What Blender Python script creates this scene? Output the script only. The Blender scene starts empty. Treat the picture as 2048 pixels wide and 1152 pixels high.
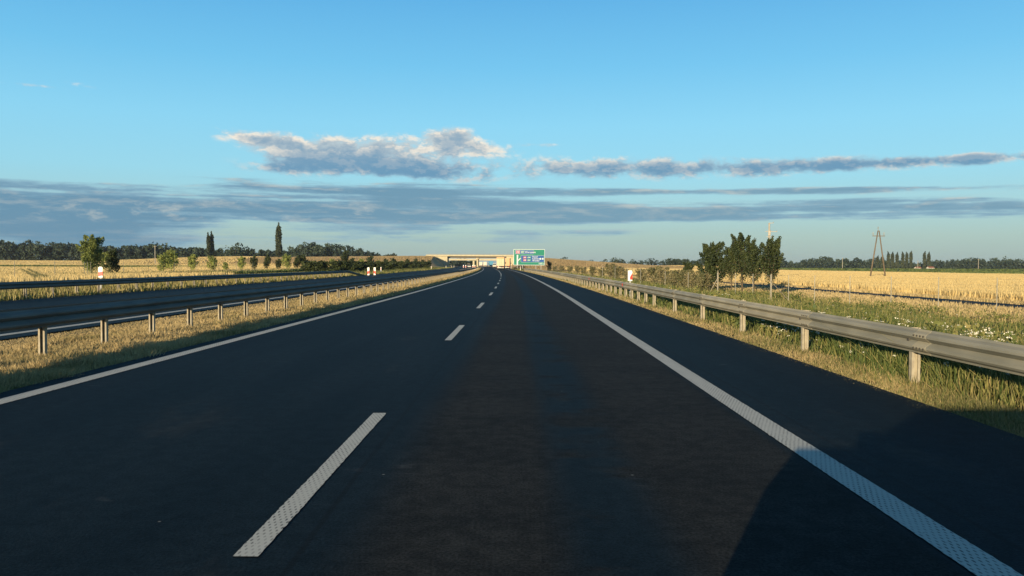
import bpy, bmesh, math, random
import numpy as np
from mathutils import Vector, Matrix

S = bpy.context.scene
COL = S.collection
R = math.radians
rng = np.random.default_rng(7)
random.seed(7)

# ------------------------------------------------------------------ camera
F = 1600.0                                   # focal length in pixels of the 2048 px wide frame
EYE = 1.53
v = Vector((13, 46, -F)).normalized()        # straight road direction seen in camera space
v2 = Vector((1024, 41.6, -F)).normalized()   # right end of the horizon
n = v2.cross(v).normalized()
if n.y < 0: n = -n
xa = v.cross(n).normalized()
rot = Matrix((xa, v, n))                     # camera space -> world
cam_data = bpy.data.cameras.new('camera')
cam_data.sensor_width = 36.0
cam_data.lens = F / 2048 * 36.0
cam_data.clip_start = 0.05
cam_data.clip_end = 9000
cam = bpy.data.objects.new('camera', cam_data)
COL.objects.link(cam)
cam.matrix_world = Matrix.Translation((0, 0, EYE)) @ rot.to_4x4()
S.camera = cam

# ------------------------------------------------------------------ sun, sky, exposure
SUN_AZ, SUN_EL = R(25), R(9.4)               # heading of the sunlight, height of the sun
d = Vector((math.sin(SUN_AZ) * math.cos(SUN_EL), math.cos(SUN_AZ) * math.cos(SUN_EL), -math.sin(SUN_EL)))
sun_data = bpy.data.lights.new('sun', 'SUN')
sun_data.energy = 5.0
sun_data.angle = R(0.5)
sun_data.color = (1.0, 0.80, 0.52)
sun = bpy.data.objects.new('sun', sun_data)
COL.objects.link(sun)
sun.rotation_euler = d.to_track_quat('-Z', 'Y').to_euler()

S.view_settings.view_transform = 'Standard'
S.view_settings.look = 'None'
S.view_settings.gamma = 1.0
S.view_settings.use_curve_mapping = False
S.view_settings.exposure = 0.8
S.render.engine = 'CYCLES'
S.cycles.use_denoising = True
S.cycles.max_bounces = 6
S.cycles.diffuse_bounces = 2
S.cycles.glossy_bounces = 2
S.cycles.transparent_max_bounces = 6


class NB:
    """tiny node builder"""
    def __init__(self, nt):
        self.nt = nt
        self.N = nt.nodes
        self.L = nt.links

    def put(self, sock, val):
        if hasattr(val, 'is_output'):
            self.L.new(val, sock)
        elif val is not None:
            sock.default_value = val

    def math(self, op, a, b=None, c=None, clamp=False):
        x = self.N.new('ShaderNodeMath'); x.operation = op; x.use_clamp = clamp
        self.put(x.inputs[0], a)
        if b is not None: self.put(x.inputs[1], b)
        if c is not None: self.put(x.inputs[2], c)
        return x.outputs[0]

    def mix(self, f, a, b):
        x = self.N.new('ShaderNodeMix'); x.data_type = 'RGBA'
        self.put(x.inputs[0], f)
        self.put(x.inputs[6], a if hasattr(a, 'is_output') else (*a, 1))
        self.put(x.inputs[7], b if hasattr(b, 'is_output') else (*b, 1))
        return x.outputs[2]

    def mul(self, a, b):
        x = self.N.new('ShaderNodeMix'); x.data_type = 'RGBA'; x.blend_type = 'MULTIPLY'
        x.inputs[0].default_value = 1
        self.put(x.inputs[6], a if hasattr(a, 'is_output') else (*a, 1))
        self.put(x.inputs[7], b if hasattr(b, 'is_output') else (*b, 1))
        return x.outputs[2]

    def noise(self, vec, scale, detail=4, rough=0.55, dist=0.0):
        x = self.N.new('ShaderNodeTexNoise')
        if vec is not None: self.L.new(vec, x.inputs['Vector'])
        x.inputs['Scale'].default_value = scale
        x.inputs['Detail'].default_value = detail
        x.inputs['Roughness'].default_value = rough
        x.inputs['Distortion'].default_value = dist
        return x.outputs[0]

    def rng(self, val, a, b, c=0.0, e=1.0, smooth=True):
        x = self.N.new('ShaderNodeMapRange')
        if smooth: x.interpolation_type = 'SMOOTHSTEP'
        self.put(x.inputs[0], val)
        for i, q in enumerate((a, b, c, e)): x.inputs[1 + i].default_value = q
        return x.outputs[0]

    def mapping(self, vec, scale=(1, 1, 1), loc=(0, 0, 0)):
        x = self.N.new('ShaderNodeMapping')
        self.L.new(vec, x.inputs[0])
        x.inputs['Scale'].default_value = scale
        x.inputs['Location'].default_value = loc
        return x.outputs[0]


world = bpy.data.worlds.new('World')
S.world = world
world.use_nodes = True
nb = NB(world.node_tree)
nb.N.clear()
sky = nb.N.new('ShaderNodeTexSky')
sky.sky_type = 'NISHITA'
sky.sun_disc = False
sky.sun_elevation = SUN_EL
sky.sun_rotation = math.pi + SUN_AZ
sky.altitude = 0
sky.air_density = 1.0
sky.dust_density = 0.6
sky.ozone_density = 1.6
SKY_STRENGTH = 0.10
tc = nb.N.new('ShaderNodeTexCoord')
sep = nb.N.new('ShaderNodeSeparateXYZ')
nb.L.new(tc.outputs['Generated'], sep.inputs[0])
dx, dy, dz = sep.outputs
az = nb.math('ARCTAN2', dx, dy)
el = nb.math('ARCSINE', dz)


def blob(a, sa, e, se, amp, tilt=0.0):
    da = nb.math('SUBTRACT', az, a)
    p = nb.math('POWER', nb.math('ABSOLUTE', nb.math('DIVIDE', da, sa)), 2.0)
    de = nb.math('SUBTRACT', nb.math('SUBTRACT', el, e), nb.math('MULTIPLY', da, tilt))
    q = nb.math('POWER', nb.math('ABSOLUTE', nb.math('DIVIDE', de, se)), 2.0)
    g = nb.math('EXPONENT', nb.math('MULTIPLY', nb.math('ADD', p, q), -1.0))
    return nb.math('MULTIPLY', g, amp)


def addall(xs):
    r = xs[0]
    for x in xs[1:]: r = nb.math('ADD', r, x)
    return r


SK = 1.0 / SKY_STRENGTH / 2 ** S.view_settings.exposure


def lin(*c):
    return tuple(((x / 255 + .055) / 1.055) ** 2.4 if x > 10 else x / 255 / 12.92 for x in c)


def skc(*c):
    return tuple(q * SK for q in lin(*c))


def cloud_noise(dze, scale, zs, detail, rough, dist, off=0.0):
    c = nb.N.new('ShaderNodeCombineXYZ')
    nb.put(c.inputs[0], nb.math('ADD', dx, off)); nb.L.new(dy, c.inputs[1])
    nb.put(c.inputs[2], nb.math('MULTIPLY', nb.math('ADD', dz, dze), zs))
    return nb.noise(c.outputs[0], scale, detail, rough, dist)


# heaped clouds: (azimuth, half width, elevation, half height, weight, slope)
m_heap = addall([
    blob(-0.325, 0.05, 0.148, 0.007, 0.50, -0.12),
    blob(-0.255, 0.075, 0.141, 0.014, 0.56, -0.05),
    blob(-0.165, 0.075, 0.143, 0.015, 0.55),
    blob(-0.235, 0.085, 0.119, 0.014, 0.54),
    blob(-0.13, 0.11, 0.117, 0.013, 0.70, -0.06), blob(-0.28, 0.04, 0.114, 0.007, 0.42),
    blob(-0.085, 0.042, 0.157, 0.011, 0.66),
    blob(-0.045, 0.05, 0.144, 0.009, 0.50),
    blob(0.03, 0.03, 0.148, 0.003, 0.30),
    blob(0.13, 0.13, 0.121, 0.0135, 0.68, -0.02),
    blob(0.33, 0.15, 0.1165, 0.009, 0.62, 0.0),
    blob(0.50, 0.12, 0.1165, 0.0055, 0.66, 0.0),
    blob(-0.497, 0.022, 0.193, 0.004, 0.42, -.06), blob(-0.555, 0.04, 0.187, 0.0022, 0.32),
    blob(-1.7, 0.7, 0.13, 0.02, 0.5), blob(1.7, 0.7, 0.12, 0.02, 0.5), blob(2.8, 0.5, 0.13, 0.02, 0.5), blob(-2.8, 0.4, 0.13, 0.02, 0.5),
])
h0 = cloud_noise(0.0, 19.0, 1.9, 12, 0.66, 0.1)
h1 = cloud_noise(0.0065, 19.0, 1.9, 12, 0.66, 0.1)
hd = nb.math('ADD', m_heap, nb.math('MULTIPLY', nb.math('MULTIPLY', nb.math('SUBTRACT', h0, 0.5), 2.3), nb.rng(m_heap, 0.02, .35, .05, 1.0)))
hcov = nb.rng(hd, 0.12, 0.62)
hgrad = nb.rng(nb.math('SUBTRACT', h0, h1), -0.02, 0.09)
thin = nb.rng(hd, 0.40, 1.05, 1.0, 0.25)
topl = nb.rng(el, .108, .156)
hlit = nb.math('MULTIPLY', thin, nb.math('ADD', nb.math('MULTIPLY', hgrad, nb.rng(topl, 0, 1, .5, .8)), nb.math('MULTIPLY', topl, .48)), clamp=True)
hbase = nb.mix(nb.rng(hd, .3, .8), skc(150, 186, 206), skc(106, 152, 184))
hcol = nb.mix(hlit, hbase, skc(246, 236, 220))

# layered bank below
m_lay = addall([
    blob(-0.50, 0.42, 0.068, 0.020, 0.62, 0.025),
    blob(-0.55, 0.45, 0.045, 0.022, 0.46), blob(-0.75, 0.36, 0.016, 0.026, 0.52),
    blob(-0.10, 0.20, 0.083, 0.012, 0.58, -0.05),
    blob(0.0, 0.28, 0.066, 0.010, 0.48, -0.01),
    blob(0.27, 0.22, 0.089, 0.0035, 0.50, -.012),
    blob(0.05, 0.40, 0.0575, 0.0055, 0.42),
    blob(0.46, 0.34, 0.0645, 0.0085, 0.60, -.012),
    blob(0.10, 0.22, 0.040, 0.004, 0.14), blob(-.25, 0.3, 0.030, 0.006, 0.16),
    blob(-1.7, 0.8, 0.07, 0.025, 0.55), blob(1.6, 0.7, 0.07, 0.02, 0.55), blob(2.7, 0.6, 0.07, 0.02, 0.5), blob(-2.7, 0.4, 0.07, 0.02, 0.5),
])
l0 = cloud_noise(0.0, 7.0, 6.5, 10, 0.62, 0.15, 3.1)
l1 = cloud_noise(0.005, 7.0, 6.5, 10, 0.62, 0.15, 3.1)
s0_ = cloud_noise(0.0, 3.2, 34.0, 8, 0.58, 0.1, 5.7)
p0_ = cloud_noise(0.0, 24.0, 2.8, 8, 0.64, 0.1, 2.3)
strk = nb.math('MULTIPLY', nb.math('SUBTRACT', s0_, 0.5), nb.rng(el, .02, .05, .7, 1.7))
m_lay = nb.math('ADD', m_lay, nb.math('MULTIPLY', strk, nb.rng(m_lay, 0.02, .25, .05, 1.0)))
ld = nb.math('ADD', m_lay, nb.math('MULTIPLY', nb.math('MULTIPLY', nb.math('SUBTRACT', l0, 0.5), 1.9), nb.rng(m_lay, 0.02, .25, .08, 1.0)))
lcov = nb.rng(ld, 0.08, 0.50)
lgrad = nb.rng(nb.math('SUBTRACT', l0, l1), 0.0, 0.16)
llit = nb.math('MULTIPLY', lgrad, nb.math('MULTIPLY', nb.rng(ld, .35, .9, 1.0, .45), nb.rng(el, .03, .08, .3, .8)), clamp=True)
wst = nb.rng(az, -.5, .2)
lbase = nb.mix(nb.rng(ld, .2, .75), skc(142, 180, 200), nb.mix(wst, skc(98, 142, 171), skc(116, 156, 179)))
puff = nb.math('MULTIPLY', nb.rng(p0_, .50, .74), nb.math('MULTIPLY', nb.rng(el, .040, .056), nb.rng(el, .066, .085, 1, 0)), clamp=True)
puff = nb.math('MULTIPLY', puff, nb.rng(az, -.15, .0, .75, .25))
lcol = nb.mix(nb.math('MAXIMUM', llit, puff), lbase, skc(205, 207, 199))
ramp = nb.N.new('ShaderNodeValToRGB')
cr_ = ramp.color_ramp
stops = [(0.0, lin(155, 178, 179)), (.035, lin(162, 194, 193)), (.07, lin(160, 208, 218)), (.11, lin(150, 216, 238)), (.17, lin(138, 214, 246)),
         (.24, lin(112, 198, 242)), (.33, lin(88, 176, 232)), (.5, lin(56, 126, 186)), (.72, lin(36, 84, 132)), (1.15, lin(20, 50, 86))]
while len(cr_.elements) < len(stops): cr_.elements.new(.5)
for e_, (p_, c_) in zip(cr_.elements, stops):
    e_.position = p_; e_.color = (*(q * SK for q in c_), 1)
nb.L.new(nb.math('ABSOLUTE', el), ramp.inputs[0])
skyc = nb.mix(.90, sky.outputs[0], ramp.outputs[0])
out_c = nb.mix(nb.math('MULTIPLY', lcov, .92), skyc, lcol)
out_c = nb.mix(nb.math('MULTIPLY', hcov, .96), out_c, hcol)
bg = nb.N.new('ShaderNodeBackground')
nb.L.new(out_c, bg.inputs[0])
bg.inputs[1].default_value = SKY_STRENGTH
wo = nb.N.new('ShaderNodeOutputWorld')
nb.L.new(bg.outputs[0], wo.inputs[0])

# ------------------------------------------------------------------ road course and terrain
_ks = np.array([-200, 0, 45, 75, 100, 139, 204, 272, 340, 408, 480, 600, 700, 900, 1500, 4500, 6000], float)
_kc = np.array([0, 0, 0, -.35, -.75, -1.6, -3.6, -6.2, -9.2, -12.4, -16.4, -24.5, -32, -50, -110, -410, -560], float)
_gs = np.arange(-200, 5000, 1.0)
_gc = np.interp(_gs, _ks, _kc)
_ker = np.hanning(41); _ker /= _ker.sum()
_gc2 = np.convolve(np.pad(_gc, 20, mode='edge'), _ker, 'valid')
_gc2[:225] = 0.0


def C(s):
    return np.interp(s, _gs, _gc2)


def head(s):                                  # heading of the road at s
    return math.atan2(float(C(s + 2) - C(s - 2)), 4.0)


def sm(x, a, b):
    t = np.clip((np.asarray(x, float) - a) / (b - a), 0, 1)
    return t * t * (3 - 2 * t)


def T(xp, s):
    """terrain height at lateral offset xp, distance s"""
    xp = np.asarray(xp, float); s = np.asarray(s, float)
    z = np.zeros(np.broadcast(xp, s).shape) - 0.03
    z = z - 1.07 * sm(xp, 6.5, 17) - 0.3 * sm(-xp, 22, 50) * (1 - sm(s, 120, 250))
    z = z + 3.0 * sm(s, 400, 620) * sm(-xp, 60, 160)
    prof = np.where(xp < 0, (6.3 - 1.9 * sm(-xp, 36, 160) - 3.2 * sm(-xp, 150, 260)) * sm(-xp, 26.0, 35.0),
                    (7.2 - 4.9 * np.clip((xp - 20) / 75, 0, 1) - 1.3 * sm(xp, 95, 190)) * sm(xp, 9.0, 18.0))
    up = np.where(xp < 0, sm(s, 395, 474), sm(s, 405, 474)) * (1 - sm(s, 492, 560))
    z = z + prof * up
    return z


def G(xp, s):
    return (xp + float(C(s)), s, float(T(xp, s)))


def at(px, dist):
    """lateral world position of photograph column px at distance dist"""
    return (px - 1037.0) / F * dist


# ------------------------------------------------------------------ materials
def new_mat(name):
    m = bpy.data.materials.new(name)
    m.use_nodes = True
    b = NB(m.node_tree)
    bsdf = b.N['Principled BSDF']
    return m, b, bsdf


def pmat(name, c1, c2=None, scale=3.0, rough=0.7, spec=0.3, metal=0.0, bump=0.0, detail=5, stretch=(1, 1, 1), lo=.35, hi=.65):
    m, b, p = new_mat(name)
    p.inputs['Roughness'].default_value = rough
    p.inputs['Metallic'].default_value = metal
    p.inputs['Specular IOR Level'].default_value = spec
    if c2 is None: c2 = tuple(x * 0.8 for x in c1)
    t = b.N.new('ShaderNodeTexCoord')
    vec = b.mapping(t.outputs['Object'], stretch)
    nz = b.noise(vec, scale, detail)
    b.L.new(b.mix(b.rng(nz, lo, hi), c1, c2), p.inputs['Base Color'])
    if bump:
        bp = b.N.new('ShaderNodeBump'); bp.inputs['Strength'].default_value = bump
        bp.inputs['Distance'].default_value = 0.02
        b.L.new(b.noise(vec, scale * 4, 4), bp.inputs['Height'])
        b.L.new(bp.outputs[0], p.inputs['Normal'])
    return m


def leaf_mat(name, a, b_, c, trans=0.25, patch=0.0, pscale=0.2):
    """vegetation: colour by each leaf's own tint, patches by place"""
    m, b, p = new_mat(name)
    at_ = b.N.new('ShaderNodeAttribute'); at_.attribute_name = 'tint'
    tint = at_.outputs['Fac']
    if patch:
        t = b.N.new('ShaderNodeTexCoord')
        nz = b.noise(t.outputs['Object'], pscale, 3)
        tint = b.math('ADD', tint, b.math('MULTIPLY', b.math('SUBTRACT', nz, 0.5), patch), clamp=True)
    c1 = b.mix(b.rng(tint, 0, .5, smooth=False), a, b_)
    col = b.mix(b.rng(tint, .5, 1, smooth=False), c1, c)
    b.L.new(col, p.inputs['Base Color'])
    p.inputs['Roughness'].default_value = 0.6
    p.inputs['Specular IOR Level'].default_value = 0.2
    if trans:
        tr = b.N.new('ShaderNodeBsdfTranslucent')
        b.L.new(col, tr.inputs[0])
        mx = b.N.new('ShaderNodeMixShader'); mx.inputs[0].default_value = trans
        b.L.new(p.outputs[0], mx.inputs[1]); b.L.new(tr.outputs[0], mx.inputs[2])
        b.L.new(mx.outputs[0], b.N['Material Output'].inputs[0])
    return m


def asphalt_mat(name, main=True):
    m, b, p = new_mat(name)
    uv = b.N.new('ShaderNodeUVMap')
    sp = b.N.new('ShaderNodeSeparateXYZ'); b.L.new(uv.outputs[0], sp.inputs[0])
    u, w = sp.outputs[0], sp.outputs[1]
    cold, cold2 = (0.0050, 0.0098, 0.0138), (0.0080, 0.0138, 0.0182)
    warm, warm2 = (0.0245, 0.0252, 0.0240), (0.0170, 0.0180, 0.0176)
    vs = b.mapping(uv.outputs[0], (1.0, 0.10, 1))
    streak = b.noise(vs, 1.3, 5, 0.6)
    fine = b.noise(uv.outputs[0], 55, 3, 0.7)
    patch = b.noise(b.mapping(uv.outputs[0], (0.5, 0.9, 1)), 1.1, 6, 0.65)
    c0 = b.mix(b.rng(streak, .35, .65), cold, cold2)
    if main:
        wob = b.math('MULTIPLY', b.math('SUBTRACT', b.noise(b.mapping(uv.outputs[0], (.6, .05, 1)), 1.0, 4), .5), .5)
        uu = b.math('ADD', u, wob)
        b1 = b.math('MULTIPLY', b.rng(uu, -1.1, -.55), b.rng(uu, .05, .40, 1, 0))
        b2 = b.math('MULTIPLY', b.rng(uu, .62, 1.05), b.rng(uu, 2.15, 2.35, 1, 0))
        b3 = b.math('MULTIPLY', b.math('MULTIPLY', b.rng(uu, .2, .4), b.rng(uu, .7, 1.0, 1, 0)), b.rng(patch, .50, .62))
        f = b.math('ADD', b.math('ADD', b1, b2), b.math('MULTIPLY', b3, .85), clamp=True)
        c0 = b.mix(f, c0, b.mix(b.rng(patch, .35, .65), warm, warm2))
        rg = b.rng(f, 0, 1, .70, .85)
    else:
        rg = 0.66
    c0 = b.mul(c0, b.mix(b.rng(fine, .3, .7), (.48, .48, .48), (1.6, 1.6, 1.6)))
    if main:
        for sx_ in (-1.16, 2.72):
            wv_ = b.math('ADD', u, b.math('MULTIPLY', b.math('SUBTRACT', b.noise(b.mapping(uv.outputs[0], (1, .4, 1)), 1.0, 4), .5), .08))
            seam = b.rng(b.math('ABSOLUTE', b.math('SUBTRACT', wv_, sx_)), .008, .03, 1, 0)
            c0 = b.mix(b.math('MULTIPLY', seam, b.rng(streak, .3, .6, .2, .75)), c0, (.006, .007, .008))
        blot = b.rng(b.noise(b.mapping(uv.outputs[0], (.7, .22, 1)), 1.0, 6, .7), .57, .68)
        c0 = b.mix(b.math('MULTIPLY', blot, .45), c0, (.030, .030, .028))
    mott = b.noise(uv.outputs[0], 7.0, 6, .7)
    c0 = b.mul(c0, b.mix(b.rng(mott, .35, .65), (.74, .74, .74), (1.28, 1.27, 1.25)))
    # small pale chips lying in the surface
    vo = b.N.new('ShaderNodeTexVoronoi'); vo.inputs['Scale'].default_value = 1.6
    b.L.new(uv.outputs[0], vo.inputs['Vector'])
    chip = b.rng(vo.outputs['Distance'], .012, .022, 1, 0)
    c0 = b.mix(b.math('MULTIPLY', chip, .8), c0, (.22, .22, .2))
    # a few narrow transverse cracks
    wv = b.noise(b.mapping(uv.outputs[0], (.12, 1.2, 1)), 1.0, 2)
    ck = b.math('MULTIPLY', b.rng(b.math('ABSOLUTE', b.math('SUBTRACT', wv, .5)), 0.0, .004, 1, 0), b.rng(streak, .55, .7))
    c0 = b.mix(b.math('MULTIPLY', ck, .6), c0, (.09, .09, .088))
    b.L.new(c0, p.inputs['Base Color'])
    b.put(p.inputs['Roughness'], rg)
    p.inputs['Specular IOR Level'].default_value = 0.06
    bp = b.N.new('ShaderNodeBump'); bp.inputs['Strength'].default_value = .35; bp.inputs['Distance'].default_value = .01
    b.L.new(fine, bp.inputs['Height']); b.L.new(bp.outputs[0], p.inputs['Normal'])
    return m


def paint_mat():
    """structured road paint: small dots and ribs with asphalt showing between"""
    m, b, p = new_mat('road_paint')
    uv = b.N.new('ShaderNodeUVMap')
    sp = b.N.new('ShaderNodeSeparateXYZ'); b.L.new(uv.outputs[0], sp.inputs[0])
    u, w = sp.outputs[0], sp.outputs[1]
    wob = b.math('MULTIPLY', b.noise(uv.outputs[0], 9, 3), .9)
    pu = b.math('DIVIDE', u, .036); pw = b.math('DIVIDE', w, .10)
    wob = b.math('MULTIPLY', b.noise(uv.outputs[0], 6, 4, .7), .55)
    ga = b.math('SINE', b.math('MULTIPLY', b.math('ADD', b.math('ADD', pu, pw), wob), 2 * math.pi))
    gb = b.math('SINE', b.math('MULTIPLY', b.math('SUBTRACT', b.math('SUBTRACT', pu, pw), wob), 2 * math.pi))
    gap = b.rng(b.math('MULTIPLY', b.math('ADD', ga, 1.0), b.math('ADD', gb, 1.0)), 1.3, 2.9)
    ns = b.noise(b.mapping(uv.outputs[0], (3, .6, 1)), 3.0, 5)
    gap = b.math('MAXIMUM', b.math('MULTIPLY', gap, b.rng(ns, .3, .7, .25, .9)), b.math('MULTIPLY', b.rng(b.noise(uv.outputs[0], 22, 6, .75), .60, .68), .8))
    dirt = b.rng(b.noise(uv.outputs[0], 14, 5, .7), .4, .8)
    c = b.mix(b.math('MULTIPLY', dirt, .4), (.51, .50, .43), (.36, .35, .30))
    b.L.new(b.mix(gap, c, (.05, .05, .05)), p.inputs['Base Color'])
    p.inputs['Roughness'].default_value = .7
    p.inputs['Specular IOR Level'].default_value = .2
    return m


M = {}
M['asphalt'] = asphalt_mat('road_asphalt', True)
M['asphalt2'] = asphalt_mat('opposite_asphalt', False)
M['paint'] = paint_mat()
M['verge'] = pmat('verge_soil', (.15, .105, .055), (.085, .07, .035), 1.2, .95, .1, bump=.5)
M['median'] = pmat('median_soil', (.30, .22, .10), (.17, .13, .06), 1.6, .95, .1, bump=.5)
M['stubble'] = pmat('wheat_soil', (.38, .27, .11), (.30, .21, .085), .3, .95, .1)
M['crop'] = pmat('green_crop', (.10, .125, .035), (.075, .10, .03), .02, .95, .1)
M['ridge'] = pmat('dry_bank_grass', (.42, .30, .16), (.34, .25, .12), .12, .95, .1, stretch=(1, 1, 2))
M['meadow'] = pmat('meadow', (.09, .095, .035), (.15, .13, .055), .15, .95, .1)
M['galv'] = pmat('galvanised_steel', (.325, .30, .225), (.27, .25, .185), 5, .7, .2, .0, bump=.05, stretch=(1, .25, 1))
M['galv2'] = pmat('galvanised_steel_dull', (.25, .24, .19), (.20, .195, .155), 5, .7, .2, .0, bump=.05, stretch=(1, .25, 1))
M['galv_shaded'] = pmat('galvanised_steel_shaded', (.165, .165, .15), (.13, .13, .12), 5, .7, .1, .0, bump=.05, stretch=(1, .25, 1))  # same steel, darkened: shade on the median and left rails put into the colour
M['bolt'] = pmat('bolt_steel', (.07, .065, .055), None, 8, .6, .2)
M['post'] = pmat('post_steel', (.32, .29, .215), (.24, .21, .155), 8, .7, .2, .0)
M['white'] = pmat('white_plastic', (.80, .79, .75), (.70, .69, .65), 6, .45, .4)
M['red'] = pmat('red_reflective', (.62, .035, .025), (.52, .03, .02), 6, .45, .4)
M['dark'] = pmat('dark_rubber', (.03, .03, .032), (.02, .02, .02), 8, .7, .3)
M['concrete'] = pmat('pale_concrete', (.43, .38, .26), (.36, .32, .215), .8, .85, .2, bump=.1)
M['concrete2'] = pmat('grey_concrete', (.36, .33, .28), (.30, .28, .24), .5, .9, .2)
M['sign_green'] = pmat('sign_green', (.0, .165, .108), (.0, .155, .10), 2, .45, .3)
M['sign_blue'] = pmat('sign_blue', (.004, .070, .25), (.004, .064, .23), 2, .45, .3)
M['sign_white'] = pmat('sign_white', (.52, .56, .58), (.48, .52, .54), 2, .45, .3)
M['sign_red'] = pmat('sign_red', (.36, .05, .10), (.34, .05, .09), 2, .45, .3)
M['sign_grey'] = pmat('sign_grey', (.35, .36, .36), None, 2, .6, .3)
M['glass'] = pmat('vehicle_glass', (.02, .025, .03), (.03, .035, .04), 1, .08, .6)
M['cream'] = pmat('cream_paint', (.52, .43, .27), (.47, .39, .25), 1.5, .4, .4)
M['orange'] = pmat('peach_paint', (.55, .33, .16), (.5, .30, .15), 1.5, .4, .4)
M['bluep'] = pmat('blue_tarpaulin', (.05, .24, .38), (.04, .20, .33), 1.5, .5, .4)
M['whitep'] = pmat('white_paint', (.56, .53, .44), (.52, .49, .41), 1.5, .35, .4)
M['greyp'] = pmat('dark_blue_paint', (.03, .04, .06), (.03, .035, .05), 1.5, .25, .5)
M['redlamp'] = pmat('red_lamp', (.5, .02, .02), None, 2, .2, .5)
M['clear'] = pmat('clear_lamp', (.8, .8, .78), None, 2, .15, .5)
M['wood'] = pmat('weathered_wood', (.15, .118, .082), (.11, .088, .062), 4, .85, .2, stretch=(1, 1, .15))
M['polec'] = pmat('pole_concrete', (.36, .33, .27), (.30, .275, .225), 2, .85, .2)
M['porcelain'] = pmat('insulator', (.22, .22, .2), None, 4, .3, .5)
M['wire'] = pmat('wire_steel', (.21, .205, .17), None, 4, .5, .4, .3)
M['bark'] = pmat('bark', (.11, .085, .055), (.06, .048, .033), 6, .9, .1, bump=.4, stretch=(1, 1, .3))
M['roof'] = pmat('roof_tiles', (.24, .09, .05), (.18, .07, .045), 2, .85, .2)
M['core'] = pmat('inner_foliage', (.025, .032, .014), (.016, .022, .010), .6, .9, .1)

M['grass'] = leaf_mat('grass_blades', (.50, .385, .195), (.37, .285, .135), (.16, .165, .06), .3, .85, .5)
M['weeds'] = leaf_mat('weed_leaves', (.34, .275, .115), (.165, .175, .05), (.068, .10, .028), .3, .9, .28)
M['bank'] = leaf_mat('bank_grass_blades', (.40, .30, .165), (.34, .25, .13), (.22, .185, .09), .35, .4, .05)
M['wheat'] = leaf_mat('wheat_ears', (.68, .525, .245), (.62, .475, .215), (.55, .415, .18), .42, .35, .03)
M['young'] = leaf_mat('young_leaves', (.40, .42, .12), (.27, .31, .09), (.13, .17, .05), .4)
M['mid'] = leaf_mat('green_leaves', (.24, .27, .08), (.16, .195, .055), (.075, .105, .034), .3)
M['dleaf'] = leaf_mat('dark_leaves', (.062, .078, .026), (.038, .053, .020), (.022, .034, .015), .15)
M['shrub'] = leaf_mat('grey_shrub_leaves', (.25, .21, .115), (.155, .15, .07), (.085, .095, .04), .2)
M['far'] = leaf_mat('far_leaves', (.042, .062, .036), (.030, .046, .029), (.018, .031, .021), .1)
M['poplar'] = leaf_mat('poplar_leaves', (.062, .074, .036), (.044, .055, .027), (.028, .037, .020), .12)
M['flower'] = pmat('flower_white', (.80, .78, .66), None, 5, .8, .1)


# ------------------------------------------------------------------ mesh helpers
def raw_mesh(name, verts, faces, mats, midx=None, uvs=None, smooth=False):
    me = bpy.data.meshes.new(name)
    me.from_pydata([tuple(map(float, q)) for q in verts], [], faces)
    for m in (mats if isinstance(mats, (list, tuple)) else [mats]): me.materials.append(m)
    if midx is not None: me.polygons.foreach_set('material_index', np.asarray(midx, np.int32))
    if uvs is not None:
        ul = me.uv_layers.new(name='UVMap')
        li = np.empty(len(me.loops), np.int32); me.loops.foreach_get('vertex_index', li)
        ul.data.foreach_set('uv', np.asarray(uvs, np.float32)[li].ravel())
    if smooth: me.polygons.foreach_set('use_smooth', np.ones(len(me.polygons), bool))
    me.update()
    return me


def link(name, me, parent=None, loc=None, rotz=None):
    o = bpy.data.objects.new(name, me)
    COL.objects.link(o)
    if parent is not None: o.parent = parent
    if loc is not None: o.location = loc
    if rotz is not None: o.rotation_euler = (0, 0, rotz)
    return o


def thing(name, label, cat, loc=(0, 0, 0), rotz=0.0, group=None, me=None):
    o = bpy.data.objects.new(name, me)
    COL.objects.link(o)
    o.location = loc; o.rotation_euler = (0, 0, rotz)
    o['label'] = label; o['category'] = cat
    if group: o['group'] = group
    return o


def kind(o, k):
    o['kind'] = k
    return o


def copy_tree(o, loc, rotz=0.0, scale=1.0, label=None, group=None):
    c = o.copy(); COL.objects.link(c)
    c.location = loc; c.rotation_euler = (0, 0, rotz)
    c.scale = (scale,) * 3 if isinstance(scale, (int, float)) else scale
    if label: c['label'] = label
    if group: c['group'] = group
    for ch in list(o.children):
        e = ch.copy(); COL.objects.link(e); e.parent = c
        for g in list(ch.children):
            h = g.copy(); COL.objects.link(h); h.parent = e
    return c


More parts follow.
